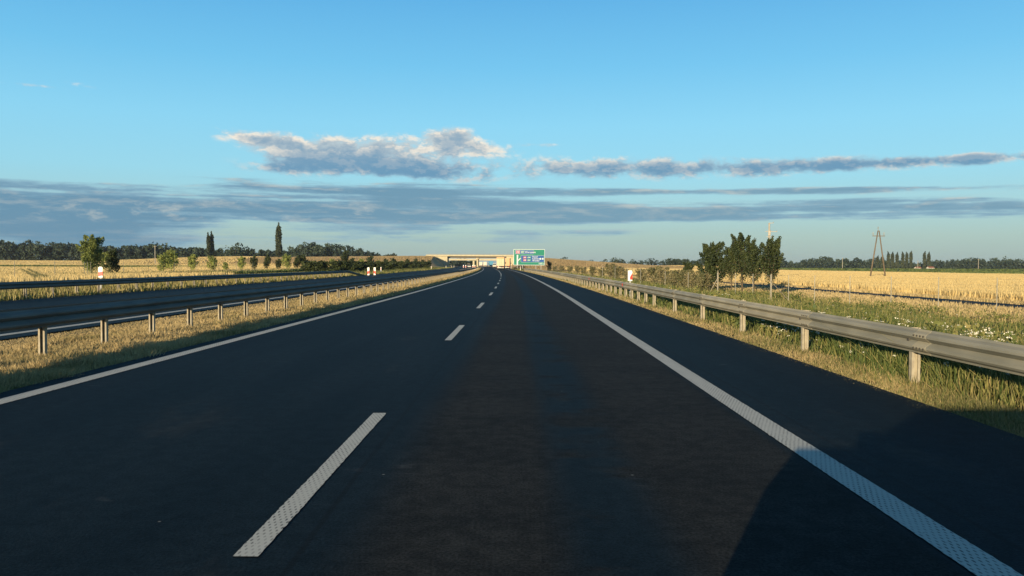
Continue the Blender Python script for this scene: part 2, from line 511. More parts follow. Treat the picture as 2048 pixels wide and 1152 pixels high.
class MB:
    """collects shapes for ONE mesh"""
    def __init__(self):
        self.v = []; self.f = []; self.mi = []
        self.mats = []

    def m(self, mat):
        if mat not in self.mats: self.mats.append(mat)
        return self.mats.index(mat)

    def add(self, vs, fs, mat, xf=None):
        o = len(self.v); i = self.m(mat)
        for q in vs:
            q = Vector(q)
            if xf is not None: q = xf @ q
            self.v.append(tuple(q))
        for f in fs:
            self.f.append(tuple(o + j for j in f)); self.mi.append(i)
        return self

    def box(self, c, s, mat, bev=0.0, xf=None):
        cx, cy, cz = c; a, b, h = s[0] / 2, s[1] / 2, s[2] / 2
        if bev <= 0:
            vs = [(cx + i * a, cy + j * b, cz + l * h) for i in (-1, 1) for j in (-1, 1) for l in (-1, 1)]
            fs = [(0, 1, 3, 2), (4, 6, 7, 5), (0, 4, 5, 1), (2, 3, 7, 6), (0, 2, 6, 4), (1, 5, 7, 3)]
            return self.add(vs, fs, mat, xf)
        bm = bmesh.new()
        bmesh.ops.create_cube(bm, size=1.0)
        for q in bm.verts: q.co = Vector((cx + q.co.x * s[0], cy + q.co.y * s[1], cz + q.co.z * s[2]))
        bmesh.ops.bevel(bm, geom=bm.edges[:], offset=bev, segments=2, profile=.5, affect='EDGES')
        bm.verts.index_update()
        vs = [tuple(q.co) for q in bm.verts]; fs = [tuple(q.index for q in f.verts) for f in bm.faces]
        bm.free()
        return self.add(vs, fs, mat, xf)

    def tube(self, p0, p1, r0, r1, mat, n=8, cap=True):
        p0, p1 = Vector(p0), Vector(p1)
        ax = (p1 - p0).normalized()
        up = Vector((0, 0, 1)) if abs(ax.z) < .95 else Vector((1, 0, 0))
        a = ax.cross(up).normalized(); b = ax.cross(a)
        vs = []
        for p, r in ((p0, r0), (p1, r1)):
            for i in range(n):
                t = 2 * math.pi * i / n
                vs.append(p + a * math.cos(t) * r + b * math.sin(t) * r)
        fs = [(i, (i + 1) % n, n + (i + 1) % n, n + i) for i in range(n)]
        if cap: fs += [tuple(range(n))[::-1], tuple(range(n, 2 * n))]
        return self.add(vs, fs, mat)

    def prism(self, prof, axis, a, b, mat, xf=None):
        """closed 2D profile extruded along axis 'x' or 'y' from a to b"""
        n = len(prof)
        mk = (lambda p, t: (t, p[0], p[1])) if axis == 'x' else (lambda p, t: (p[0], t, p[1]))
        vs = [mk(p, a) for p in prof] + [mk(p, b) for p in prof]
        fs = [(i, (i + 1) % n, n + (i + 1) % n, n + i) for i in range(n)] + [tuple(range(n))[::-1], tuple(range(n, 2 * n))]
        return self.add(vs, fs, mat, xf)

    def mesh(self, name, smooth=False):
        return raw_mesh(name, self.v, self.f, self.mats, self.mi, smooth=smooth)

    def build(self, name, parent=None, loc=None, rotz=None, smooth=False):
        return link(name, self.mesh(name, smooth), parent, loc, rotz)


def fast_mesh(name, verts, nper, mat, tint=None):
    """many separate triangles (nper=3) or quads (nper=4) in one mesh"""
    verts = np.asarray(verts, np.float32).reshape(-1, 3)
    nf = len(verts) // nper
    me = bpy.data.meshes.new(name)
    me.vertices.add(len(verts)); me.vertices.foreach_set('co', verts.ravel())
    me.loops.add(len(verts)); me.loops.foreach_set('vertex_index', np.arange(len(verts), dtype=np.int32))
    me.polygons.add(nf); me.polygons.foreach_set('loop_start', np.arange(nf, dtype=np.int32) * nper)
    try: me.polygons.foreach_set('loop_total', np.full(nf, nper, np.int32))
    except Exception: pass
    me.materials.append(mat)
    if tint is not None:
        a = me.attributes.new('tint', 'FLOAT', 'POINT')
        a.data.foreach_set('value', np.repeat(np.asarray(tint, np.float32), nper))
    me.update(calc_edges=True)
    me.validate()
    return me


def blades(name, x, y, z, h, w, tint, mat, lean=.35):
    n = len(x)
    yaw = rng.uniform(0, 2 * np.pi, n)
    la = rng.uniform(0, 2 * np.pi, n); ll = np.abs(rng.normal(0, lean, n)) * h
    V = np.empty((n, 3, 3), np.float32)
    cx, cy = np.cos(yaw) * w / 2, np.sin(yaw) * w / 2
    V[:, 0] = np.stack([x - cx, y - cy, z - .02], 1)
    V[:, 1] = np.stack([x + cx, y + cy, z - .02], 1)
    V[:, 2] = np.stack([x + np.cos(la) * ll, y + np.sin(la) * ll, z + h], 1)
    return fast_mesh(name, V, 3, mat, tint)


def leaves(pts, size, tint, mat, name='crown', droop=0.0):
    n = len(pts)
    nrm = rng.normal(0, 1, (n, 3)); nrm /= np.linalg.norm(nrm, axis=1)[:, None]
    ref = rng.normal(0, 1, (n, 3))
    a = np.cross(nrm, ref); a /= np.linalg.norm(a, axis=1)[:, None]
    b = np.cross(nrm, a)
    s = (np.asarray(size) * rng.uniform(.6, 1.3, n))[:, None] / 2
    V = np.stack([pts - a * s, pts - b * s * .6, pts + a * s, pts + b * s * .6], 1)
    return fast_mesh(name, V, 4, mat, tint)


# ------------------------------------------------------------------ the ground
xl = sorted(set([-3500, -2400, -1600, -1100, -800, -600, -500, -420, -360, -310, -270, -240, -210, -185, -160, -145, -130, -115, -100, -88, -76, -66,
                 -56, -46, -40, -36, -34, -32, -30, -28, -26, -24, -22.5, -21.6, -20.6, -15, -10.3, -9, -8, -7, -6.1, -3, 0, 3, 4.55, 5.5, 6.5, 8, 10, 12,
                 14, 16, 18, 20, 24, 28, 31.4, 35.2, 40, 50, 62, 75, 88, 102, 120, 140, 150, 160, 185, 215, 260, 320, 400, 520, 700, 900, 1200, 1700, 2500, 3500]))
sl = list(np.arange(-80, 380, 10)) + list(np.arange(380, 580, 6)) + list(np.arange(580, 760, 20)) + [800, 880, 960, 1080, 1250, 1500, 1900, 2500, 3300, 4300]
gv, gf, gm = [], [], []
for s in sl:
    cs = float(C(s))
    for x in xl: gv.append((x + cs, s, float(T(x, s))))
nx = len(xl)
gmats = [M['verge'], M['median'], M['stubble'], M['crop'], M['ridge'], M['meadow']]


def zone(x, s):
    if -10.4 < x < -6: return 1
    if x > 4:
        if 440 < s < 560 and x < 200: return 4
        if x < 36: return 0
        if x < 150: return 2
        if x < 560: return 3
        return 2 if s < 900 else 5
    if x > (-32 if s < 90 else -46): return 4 if 400 < s < 560 and x < -26 else 0
    if 215 < s < 358 and x < -100: return 3
    if 400 < s < 570 and x > -260: return 4
    if s < 570: return 2
    return 2 if s < 640 else 5


for j in range(len(sl) - 1):
    for i in range(nx - 1):
        gf.append((j * nx + i, j * nx + i + 1, (j + 1) * nx + i + 1, (j + 1) * nx + i))
        gm.append(zone((xl[i] + xl[i + 1]) / 2, (sl[j] + sl[j + 1]) / 2))
ground = kind(link('ground', raw_mesh('ground', gv, gf, gmats, gm, smooth=True)), 'structure')


# ------------------------------------------------------------------ roads
def strip(name, x0, x1, s0, s1, z, mat, parent=None, step=4.0, nu=1, skirt=0.0, ragged=0.0):
    ss = np.arange(s0, s1 + 1e-6, step)
    if ss[-1] < s1: ss = np.append(ss, s1)
    xs = np.linspace(x0, x1, nu + 1)
    vs, uv, fs = [], [], []
    for s in ss:
        c = float(C(s))
        for x in xs:
            xx = x + (ragged * float(rng.normal()) if ragged and s < 40 else 0)
            vs.append((xx + c, s, z)); uv.append((xx, s))
    m = len(xs)
    for j in range(len(ss) - 1):
        for i in range(m - 1):
            fs.append((j * m + i, j * m + i + 1, (j + 1) * m + i + 1, (j + 1) * m + i))
    return link(name, raw_mesh(name, vs, fs, mat, uvs=uv), parent)


def road(name, x0, x1, mat):
    o = strip(name, x0, x1, -60, 1400, 0.0, mat, nu=6)
    return kind(o, 'structure')


main_road = road('road', -6.1, 4.55, M['asphalt'])
opp_road = road('road', -20.6, -10.3, M['asphalt2'])
for (x, nm) in ((-5.69, 'edge_line'), (2.39, 'edge_line')):
    strip(nm, x - .115, x + .115, 0, 40, 0.005, M['paint'], main_road, step=.04, ragged=.0016)
    strip(nm, x - .115, x + .115, 40, 900, 0.005, M['paint'], main_road, step=4)
# a solid line takes over from the dashes where the slip lane starts
strip('edge_line', -1.415 - .07, -1.415 + .065, 118, 330, 0.005, M['paint'], main_road, step=4)
s0 = 4.12
for i in range(-2, 10):
    a = s0 + 12 * i
    me = strip('lane_dash', -1.415 - .07, -1.415 + .065, a, a + 4.05, 0.005, M['paint'], main_road, step=.035 if a < 30 else 4.05, ragged=.0018)
strip('edge_line', -11.03, -10.78, -60, 900, 0.005, M['paint'], opp_road, step=4)
for i in range(0, 30):
    a = 2 + 12 * i
    strip('lane_dash', -14.85, -14.62, a, a + 4, 0.005, M['paint'], opp_road, step=4)

sv = []
srv = strip('service_road', 31.4, 35.0, -40, 330, 0, M['asphalt2'])
for q in srv.data.vertices: q.co.z = float(T(33, q.co.y)) + .02
kind(srv, 'structure')


# ------------------------------------------------------------------ guard rails
PROF = [(0.0, .0), (.012, .025), (.055, .05), (.075, .075), (.075, .10), (.03, .135), (.0, .155),
        (.03, .175), (.075, .21), (.075, .235), (.055, .26), (.012, .285), (0.0, .31)]


def beam_mesh(L, mat, side, z0=.43):
    """one pressed W section, its face towards +x * side, running along +y"""
    t = .004
    vs = []
    for y in (0, L):
        for (dp, z) in PROF: vs.append((side * dp, y, z0 + z))
        for (dp, z) in PROF: vs.append((side * (dp - .006), y, z0 + z))
    m = len(PROF); fs = []
    N = 2 * m
    for i in range(m - 1):
        fs.append((i, i + 1, N + i + 1, N + i))
        fs.append((m + i, N + m + i, N + m + i + 1, m + i + 1))
    for e in (0, N):
        for i in range(m - 1): fs.append((e + i, e + m + i, e + m + i + 1, e + i + 1))
    me = raw_mesh('beam', vs, fs, mat, smooth=False)
    return me


def post_mesh(h=.74):
    b = MB()
    b.box((0, .035, h / 2 - .15), (.11, .006, h + .3), M['post'])
    b.box((-.052, 0, h / 2 - .15), (.006, .064, h + .3), M['post'])
    b.box((.052, 0, h / 2 - .15), (.006, .064, h + .3), M['post'])
    b.box((.04, -.035, h / 2 - .15), (.03, .006, h + .3), M['post'])
    b.box((-.04, -.035, h / 2 - .15), (.03, .006, h + .3), M['post'])
    return b.mesh('post')


POST = post_mesh()
BEAM = {(L, m, sd): beam_mesh(L - .004, M[m], sd) for L in (4.0, 2.0) for m in ('galv', 'galv2', 'galv_shaded') for sd in (1, -1)}


def put(me, name, parent, xp, s, turn=True, dz=0.0):
    o = link(name, me, parent)
    o.location = (xp + float(C(s)), s, dz)
    if turn: o.rotation_euler = (0, 0, -head(s))
    return o


def merged(name, items, parent):
    """items = (mesh, xp, s): far pieces that cannot be told apart, joined into one part"""
    b = MB()
    for (me, xp, s) in items:
        xf = Matrix.Translation((xp + float(C(s)), s, 0)) @ Matrix.Rotation(-head(s), 4, 'Z')
        b.add([q.co for q in me.vertices], [tuple(p.vertices) for p in me.polygons], me.materials[0], xf)
    return kind(b.build(name, parent), 'stuff')


def slope_end(parent, xp, s, side, mat, L=12.0, name='sloped_end'):
    """rail that dives into the ground"""
    me = beam_mesh(L, mat, side, .44)
    for q in me.vertices:
        q.co.z -= q.co.y / L * .70
    return put(me, name, parent, xp, s)


# right rail: faces the carriageway (-x)
rail = thing('guard_rail', 'pale steel guard rail along the right shoulder, in full sun', 'guard rail')
s = 2.05
k = 0
mats_seq = ['galv2', 'galv2', 'galv2', 'galv', 'galv', 'galv2', 'galv2', 'galv2', 'galv', 'galv2']
far = []
while s < 205:
    mt = mats_seq[k % 10] if k < 10 else ('galv2' if k % 5 else 'galv')
    if s < 125: put(BEAM[(4.0, mt, -1)], 'beam', rail, 5.10, s, dz=.0)
    else: far.append((BEAM[(4.0, mt, -1)], 5.10, s))
    s += 4; k += 1
s = -1.57
while s < 205:
    if s < 110: put(POST, 'post', rail, 5.165, s)
    else: far.append((POST, 5.165, s))
    s += 4 if s < 29 else 2
merged('distant_rail', far, rail)
BLT = MB().tube((-.078, 0, 0), (-.090, 0, 0), .013, .013, M['bolt'], 6).mesh('bolt')
LAP = beam_mesh(.32, M['galv'], -1)
for q_ in LAP.vertices: q_.co.x -= .003; q_.co.y -= .16
for i in range(6):
    put(LAP, 'lap_plate', rail, 5.10, 6.05 + 4 * i)
    for zz in (.507, .663):
        for yy in (-.12, -.04, .04, .12): put(BLT, 'bolt', rail, 5.10, 6.05 + 4 * i + yy, dz=zz)
PBO = MB().tube((-.012, 0, .585), (-.03, 0, .585), .035, .03, M['bolt'], 8).mesh('bolt')
for i in range(9): put(PBO, 'bolt', rail, 5.10, -1.57 + 4 * i)
slope_end(rail, 5.10, 206.2, -1, M['galv2'])
REFL = MB().box((-.085, 0, .60), (.02, .10, .14), M['red'], .008).mesh('reflector')
for s in (38.6, 55.5): put(REFL, 'reflector', rail, 5.10, s)

# median rail: a beam on both sides of its posts
mrail = thing('guard_rail', 'double sided guard rail on short posts in the dry grass median', 'guard rail')
far = []
s = 1.3; k = 0
while s < 400:
    for xo, sd in ((-7.80, 1), (-8.12, -1)):
        mt = 'galv_shaded'
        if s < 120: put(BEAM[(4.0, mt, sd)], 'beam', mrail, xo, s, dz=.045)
        else: far.append((BEAM[(4.0, mt, sd)], xo, s))
    s += 4; k += 1
SPACER = MB().box((0, 0, .60), (.14, .07, .10), M['post'], 0).mesh('spacer')
s = 1.3
while s < 400:
    if s < 130:
        put(POST, 'post', mrail, -7.96, s)
    else: far.append((POST, -7.96, s))
    s += 2
merged('distant_rail', far, mrail)

# left rail beyond the opposite carriageway
lrail = thing('guard_rail', 'shaded guard rail on the far side of the opposite carriageway', 'guard rail')
s = 10.0; k = 0
while s < 101:
    put(BEAM[(4.0, 'galv_shaded', 1)], 'beam', lrail, -21.0, s)
    s += 4; k += 1
slope_end(lrail, -21.0, s + .01, 1, M['galv_shaded'])
s = 10.0
while s < 103:
    put(POST, 'post', lrail, -21.07, s)
    s += 2


# ------------------------------------------------------------------ red and white boards, delineator posts
def board_mesh(flip):
    """upright warning board, wide slant of red across white, on a foot"""
    b = MB(); w, h, t = .25, 1.0, .03
    z0 = .12
    x0, x1 = -w / 2, w / 2
    rows = [(0, 0.14), (.14, .52), (.52, h)]
    k = .12 if not flip else -.12
    def q(za, zb, mat, ka, kb):
        vs = []
        for y in (-t / 2, t / 2):
            vs += [(x0, y, z0 + za - ka / 2), (x1, y, z0 + za + ka / 2), (x1, y, z0 + zb + kb / 2), (x0, y, z0 + zb - kb / 2)]
        fs = [(0, 1, 2, 3), (7, 6, 5, 4), (0, 4, 5, 1), (1, 5, 6, 2), (2, 6, 7, 3), (3, 7, 4, 0)]
        b.add(vs, fs, mat)
    q(0, .16, M['white'], 0, k); q(.16, .54, M['red'], k, k); q(.54, h, M['white'], k, 0)
    return b.mesh('panel')


def small_panel(diag):
    b = MB(); x, y = .10, .015
    def slab(pts, mat):
        m = len(pts)
        vs = [(p[0], -y, p[1]) for p in pts] + [(p[0], y, p[1]) for p in pts]
        fs = [tuple(range(m)), tuple(range(m, 2 * m))[::-1]] + [(i, m + i, m + (i + 1) % m, (i + 1) % m) for i in range(m)]
        b.add(vs, fs, mat)
    if diag:
        slab([(-x, .74), (x, .74), (x, .80), (-x * .1, .80), (-x * .1, .93), (x, 1.12), (x, 1.18), (x * .6, 1.24), (-x, 1.24)], M['white'])
        slab([(-x * .1, .80), (x, .80), (x, 1.12), (-x * .1, .93)], M['red'])
    else:
        slab([(-x, .74), (x, .74), (x, .83), (-x, .80)], M['white'])
        slab([(-x, .80), (x, .83), (x, 1.02), (-x, .99)], M['red'])
        slab([(-x, .99), (x, 1.02), (x, 1.20), (x * .6, 1.25), (-x * .6, 1.25), (-x, 1.20)], M['white'])
    return b.mesh('panel')


SPAN = [small_panel(False), small_panel(True)]
PAN = [board_mesh(False), board_mesh(True)]
FOOT = MB().box((0, 0, .06), (.36, .5, .12), M['dark'], .02).mesh('foot')
STEM = MB().box((0, .03, .55), (.06, .03, 1.1), M['sign_grey'], 0).mesh('stem')


def warning_board(xp, s, label, flip=0, sc=1.0, stem=False, group=None):
    x, y, z = G(xp, s)
    z = max(z, 0) if -21 < xp < 5 else z
    t = thing('warning_board', label, 'warning board', (x, y, z), 0, group)
    t.scale = (sc,) * 3
    link('panel', (SPAN if stem else PAN)[flip], t)
    if stem: link('stem', STEM, t)
    else: link('foot', FOOT, t)
    return t


warning_board(at(736.5, 104.5) - float(C(104.5)), 104.5, 'red and white board standing on the opposite road, left and larger of the near pair', 0, 1.0, group='red and white warning boards')
warning_board(at(749, 107) - float(C(107)), 107, 'red and white board standing on the opposite road, right of the near pair', 1, 1.0, group='red and white warning boards')
warning_board(-21.75, 41.5, 'red and white board behind the shaded left guard rail, beside a young tree', 0, 1.1, stem=True, group='red and white warning boards')
warning_board(5.62, 40.2, 'white and red board standing behind the sunlit right guard rail', 1, 1.06, stem=True, group='red and white warning boards')
for i, (px, s, lb) in enumerate([(927, 378, 'small distant red and white board on the opposite road, left of two'),
                                 (931.5, 384, 'small distant red and white board on the opposite road, right of two'),
                                 (945.5, 390, 'distant red board at the median edge, left of two below the bridge'),
                                 (950, 396, 'distant red board at the median edge nearest the bridge pier')]):
    warning_board(at(px, s) - float(C(s)), s, lb, i % 2, 1.25, group='red and white warning boards')


def delin(xp, s, label, red=True):
    x, y, z = G(xp, s)
    t = thing('delineator_post', label, 'delineator post', (x, y, z), 0, 'white delineator posts')
    b = MB()
    prof = [(-.06, -.06), (.06, -.06), (.045, .05), (-.045, .05)]
    vs = [(p[0], p[1], -.1) for p in prof] + [(p[0], p[1], 1.0) for p in prof] + [(p[0] * .8, p[1] * .8, 1.1) for p in prof]
    fs = [(i, (i + 1) % 4, 4 + (i + 1) % 4, 4 + i) for i in range(4)] + [(4 + i, 4 + (i + 1) % 4, 8 + (i + 1) % 4, 8 + i) for i in range(4)] + [(8, 9, 10, 11), (3, 2, 1, 0)]
    b.add(vs, fs, M['white']); b.build('post', t)
    MB().box((0, -.063, .80), (.07, .012, .18), M['red' if red else 'sign_grey'], 0).build('reflector', t)
    return t


delin(-22.0, 137, 'white delineator post right of the near pair of red and white boards')
delin(-21.6, 246, 'white delineator post before the dark hedge end, nearer of the far left row')
delin(-21.6, 340, 'white delineator post at the foot of the left bridge slope')
delin(-21.5, 400, 'white delineator post just left of the bridge opening')
delin(-21.5, 446, 'white delineator post in front of the bridge opening, last on the left')
delin(5.7, 243, 'white delineator post below the right end of the green sign')
delin(5.4, 322, 'white delineator post under the left half of the green sign')
delin(5.3, 392, 'white delineator post between the truck and the green sign')

# ------------------------------------------------------------------ overpass
BS = 476.0
bc = float(C(BS))
bridge = thing('overpass', 'pale concrete road bridge spanning both carriageways in the sun', 'bridge', (bc, BS, 0))
W = 11.0
b = MB(); b.box((-8.6, W / 2, 6.05), (37.0, W - 8.0, .95), M['concrete2']); b.build('girder', bridge)
b = MB(); b.box((-9.0, W / 2, 6.75), (60.0, W, .42), M['concrete'], .03); b.build('deck', bridge)
for y in (.16, W - .16):
    b = MB(); b.box((-9.0, y, 7.20), (60.0, .30, .46), M['concrete'], .03); b.build('parapet', bridge)
for y in (.2, W - .2):
    b = MB()
    for x in np.arange(-38, 20.1, 2.0): b.box((x, y, 7.68), (.06, .06, .5), M['galv2'])
    b.box((-9, y, 7.9), (58, .06, .06), M['galv2']); b.box((-9, y, 7.66), (58, .05, .05), M['galv2'])
    kind(b.build('railing', bridge), 'stuff')
for x0, x1, top0 in ((-36.5, -26.2, 1), (9.0, 21.0, 1)):
    b = MB(); b.box(((x0 + x1) / 2, .95, 2.9), (x1 - x0, .5, 7.3), M['concrete'], .04); b.build('wing_wall', bridge)
    xe = x1 if x0 < 0 else x0
    b = MB(); b.box((xe + (.6 if x0 < 0 else -.6) * -1, W / 2 + .6, 2.4), (1.2, W - 1.0, 6.3), M['concrete'], .04); b.build('abutment', bridge)
for y in (2.2, 5.5, 8.8):
    b = MB(); b.tube((-8.3, y, -.3), (-8.3, y, 5.05), .55, .55, M['concrete'], 16); b.build('pier', bridge, smooth=False)
b = MB(); b.box((-8.3, W / 2, 5.31), (1.5, W - 1.6, .50), M['concrete'], .04); b.build('pier_cap', bridge)
# second bridge farther along
b2s = 655.0
b2c = float(C(b2s))
bridge2 = thing('overpass', 'farther low concrete bridge seen through the opening of the near bridge', 'bridge', (b2c, b2s, 0))
b = MB(); b.box((-8, 4, 5.6), (64, 8, 1.0), M['concrete'], .03); b.build('deck', bridge2)
b = MB(); b.box((-8, .2, 6.3), (64, .3, .4), M['concrete'], .03); b.build('parapet', bridge2)
b = MB(); b.box((-8.2, 4, 2.4), (1.4, 6, 5.35), M['concrete'], .04); b.build('pier', bridge2)
for x in (-40, 24):
    b = MB(); b.box((x, 4, 2.4), (3, 8, 5.35), M['concrete2'], .04); b.build('abutment', bridge2)


# ------------------------------------------------------------------ motorway sign
SX0, SY = at(1027, 300), 300.0
sw, sh = 11.7, 6.0
sgz = 1.45
gz = float(T(SX0 + sw / 2 - float(C(300)), 300))
sign = thing('road_sign', 'large green motorway sign with blue panels and white arrow beside the road', 'road sign', (SX0, SY, 0))
b = MB(); b.box((sw / 2, 0, sgz + sh / 2), (sw, .10, sh), M['sign_white'], .03); b.build('border', sign)
b = MB(); b.box((sw / 2, -.065, sgz + sh / 2), (sw - .3, .03, sh - .3), M['sign_green']); b.build('panel', sign)
for x in (1.4, 3.4, 8.4, 10.3):
    b = MB(); b.box((x, .15, (sgz + sh + gz) / 2 - .2), (.16, .14, sgz + sh - gz), M['sign_grey']); b.build('post', sign)
for z in (sgz + 1, sgz + 3, sgz + 5):
    b = MB(); b.box((sw / 2, .08, z), (sw - .4, .05, .1), M['sign_grey']); b.build('rail', sign)


def su(u, vv): return (u * sw, sgz + sh - vv * sh)


def rect(name, u0, u1, v0, v1, mat, y, border=None):
    x0, z1 = su(u0, v0); x1, z0 = su(u1, v1)
    if border:
        MB().box(((x0 + x1) / 2, y, (z0 + z1) / 2), (x1 - x0, .02, z1 - z0), border, 0).build(name + '_border', sign)
        e = .05
        x0 += e; x1 -= e; z0 += e; z1 -= e; y -= .014
    return MB().box(((x0 + x1) / 2, y, (z0 + z1) / 2), (x1 - x0, .02, z1 - z0), mat, 0).build(name, sign)


def text(txt, u, vv, size, y, mat=None, align='LEFT', name='lettering'):
    cu = bpy.data.curves.new('t', 'FONT'); cu.body = txt; cu.size = size; cu.align_x = align; cu.align_y = 'CENTER'
    cu.extrude = .006; cu.offset = .012
    o = bpy.data.objects.new('t', cu); COL.objects.link(o)
    dg = bpy.context.evaluated_depsgraph_get()
    me = bpy.data.meshes.new_from_object(o.evaluated_get(dg))
    bpy.data.objects.remove(o)
    me.materials.clear(); me.materials.append(mat or M['sign_white'])
    q = link(name, me, sign)
    x, z = su(u, vv)
    q.location = (x, y, z); q.rotation_euler = (math.pi / 2, 0, 0)
    return q


rect('blue_panel', .055, .645, .06, .30, M['sign_blue'], -.09, M['sign_white'])
rect('number_badge', .075, .205, .085, .275, M['sign_red'], -.12, M['sign_white'])
text('A8', .14, .18, .9, -.15, align='CENTER')
rect('number_badge', .235, .345, .11, .255, M['sign_green'], -.12, M['sign_white'])
text('E67', .29, .18, .7, -.15, align='CENTER')
text('Warszawa', .365, .185, .95, -.115)
rect('blue_panel', .235, .975, .385, .81, M['sign_blue'], -.09, M['sign_white'])
for vv, a, e in ((.515, 'A4', 'E40'), (.685, 'A8', 'E67')):
    rect('number_badge', .31, .41, vv - .06, vv + .06, M['sign_red'], -.12)
    text(a, .3625, vv, .75, -.15, align='CENTER')
    rect('number_badge', .435, .56, vv - .06, vv + .06, M['sign_green'], -.12)
    text(e, .4975, vv, .7, -.15, align='CENTER')
text('Poznań', .60, .475, .72, -.115)
text('Katowice', .60, .595, .72, -.115)
text('Wrocław', .60, .715, .72, -.115)
for uu in (.86, .935):
    x, z = su(uu, .595)
    bb = MB(); bb.tube((x, -.105, z), (x, -.125, z), .33, .33, M['sign_white'], 16); bb.build('symbol', sign)
x, z = su(.275, .52)
MB().add([(x - .25, -.11, z - .3), (x + .25, -.11, z - .3), (x + .25, -.11, z + .1), (x, -.11, z + .42), (x - .25, -.11, z + .1)], [(0, 1, 2, 3, 4)], M['sign_white']).build('symbol', sign)
# arrow
x, z1 = su(.125, .40); _, z0 = su(.125, .965)
bb = MB(); bb.box((x, -.1, (z0 + z1) / 2), (.50, .02, z1 - z0), M['sign_white'])
bb.add([(x - .42, -.112, z1 - .1), (x + .42, -.112, z1 - .1), (x, -.112, z1 + .35)], [(0, 1, 2)], M['sign_white'])
bx, bz = su(.225, .56); ax_, az_ = su(.14, .72)
dv = Vector((bx - ax_, 0, bz - az_)).normalized(); pv = Vector((-dv.z, 0, dv.x)) * .16
bb.add([(ax_ + pv.x, -.104, az_ + pv.z), (ax_ - pv.x, -.104, az_ - pv.z), (bx - pv.x, -.104, bz - pv.z), (bx + pv.x, -.104, bz + pv.z)], [(0, 1, 2, 3)], M['sign_white'])
bb.build('arrow', sign)
text('1000 m', .80, .90, .75, -.085)


# ------------------------------------------------------------------ vehicles
def wheel_mesh(r, w):
    b = MB(); b.tube((-w / 2, 0, 0), (w / 2, 0, 0), r, r, M['dark'], 16)
    b.tube((-w / 2 - .01, 0, 0), (w / 2 + .01, 0, 0), r * .55, r * .55, M['galv2'], 12)
    return b.mesh('wheel')


WT, WC = wheel_mesh(.5, .3), wheel_mesh(.33, .22)


def truck(xp, s, label, box, door=None, band=None, turn=0.0, back=False, L=9.0, hb=2.75, cab=None):
    """rear at the origin, cab towards +y"""
    t = thing('truck', label, 'truck', (xp + float(C(s)), s, 0), -head(s) + turn + (math.pi if back else 0), 'trucks on the motorway')
    MB().box((0, L / 2, 1.15 + hb / 2), (2.5, L, hb), box, .05).build('cargo_box', t)
    for x in (-.6, .6):
        o = MB().box((x, -.02, 1.15 + hb / 2 - .05), (1.12, .03, hb - .35), door or box, .01).build('rear_door', t)
        MB().box((-.35 if x > 0 else .35, -.045, 1.15 + hb / 2), (.04, .03, hb - .5), M['galv2']).build('lock_bar', o)
    if band: MB().box((0, .05, 1.15 + hb - .28), (2.53, .2, .62), band, .02).build('top_band', t)
    MB().box((0, .15, .62), (2.3, .14, .20), M['whitep'], .02).build('bumper', t)
    MB().box((0, L / 2 + .6, .95), (.9, L + 2.0, .24), M['dark']).build('chassis', t)
    for x in (-.95, .95):
        MB().box((x, .06, .86), (.34, .08, .16), M['redlamp'], .01).build('tail_light', t)
    prof = [(L + .25, .65), (L + 2.1, .65), (L + 2.1, 1.75), (L + 1.85, 2.9), (L + 1.5, 3.1), (L + .25, 3.1)]
    c = MB().prism(prof, 'x', -1.22, 1.22, cab or M['whitep']).build('cab', t)
    MB().box((0, L + 2.0, 2.25), (2.1, .12, .8), M['glass'], .02).build('windscreen', c)
    for x in (-1.38, 1.38): MB().box((x, L + 1.95, 2.2), (.2, .14, .6), M['dark'], .02).build('mirror', c)
    for x in (-1.0, 1.0):
        for y in (1.4, 2.6, L + 1.2):
            link('wheel', WT, t, (x, y, .5))
        MB().box((x, .75, .55), (.34, .03, .5), M['dark']).build('mud_flap', t)
        MB().box((x * .9, L + 2.12, .95), (.4, .06, .2), M['clear'], .01).build('headlight', t)
    return t


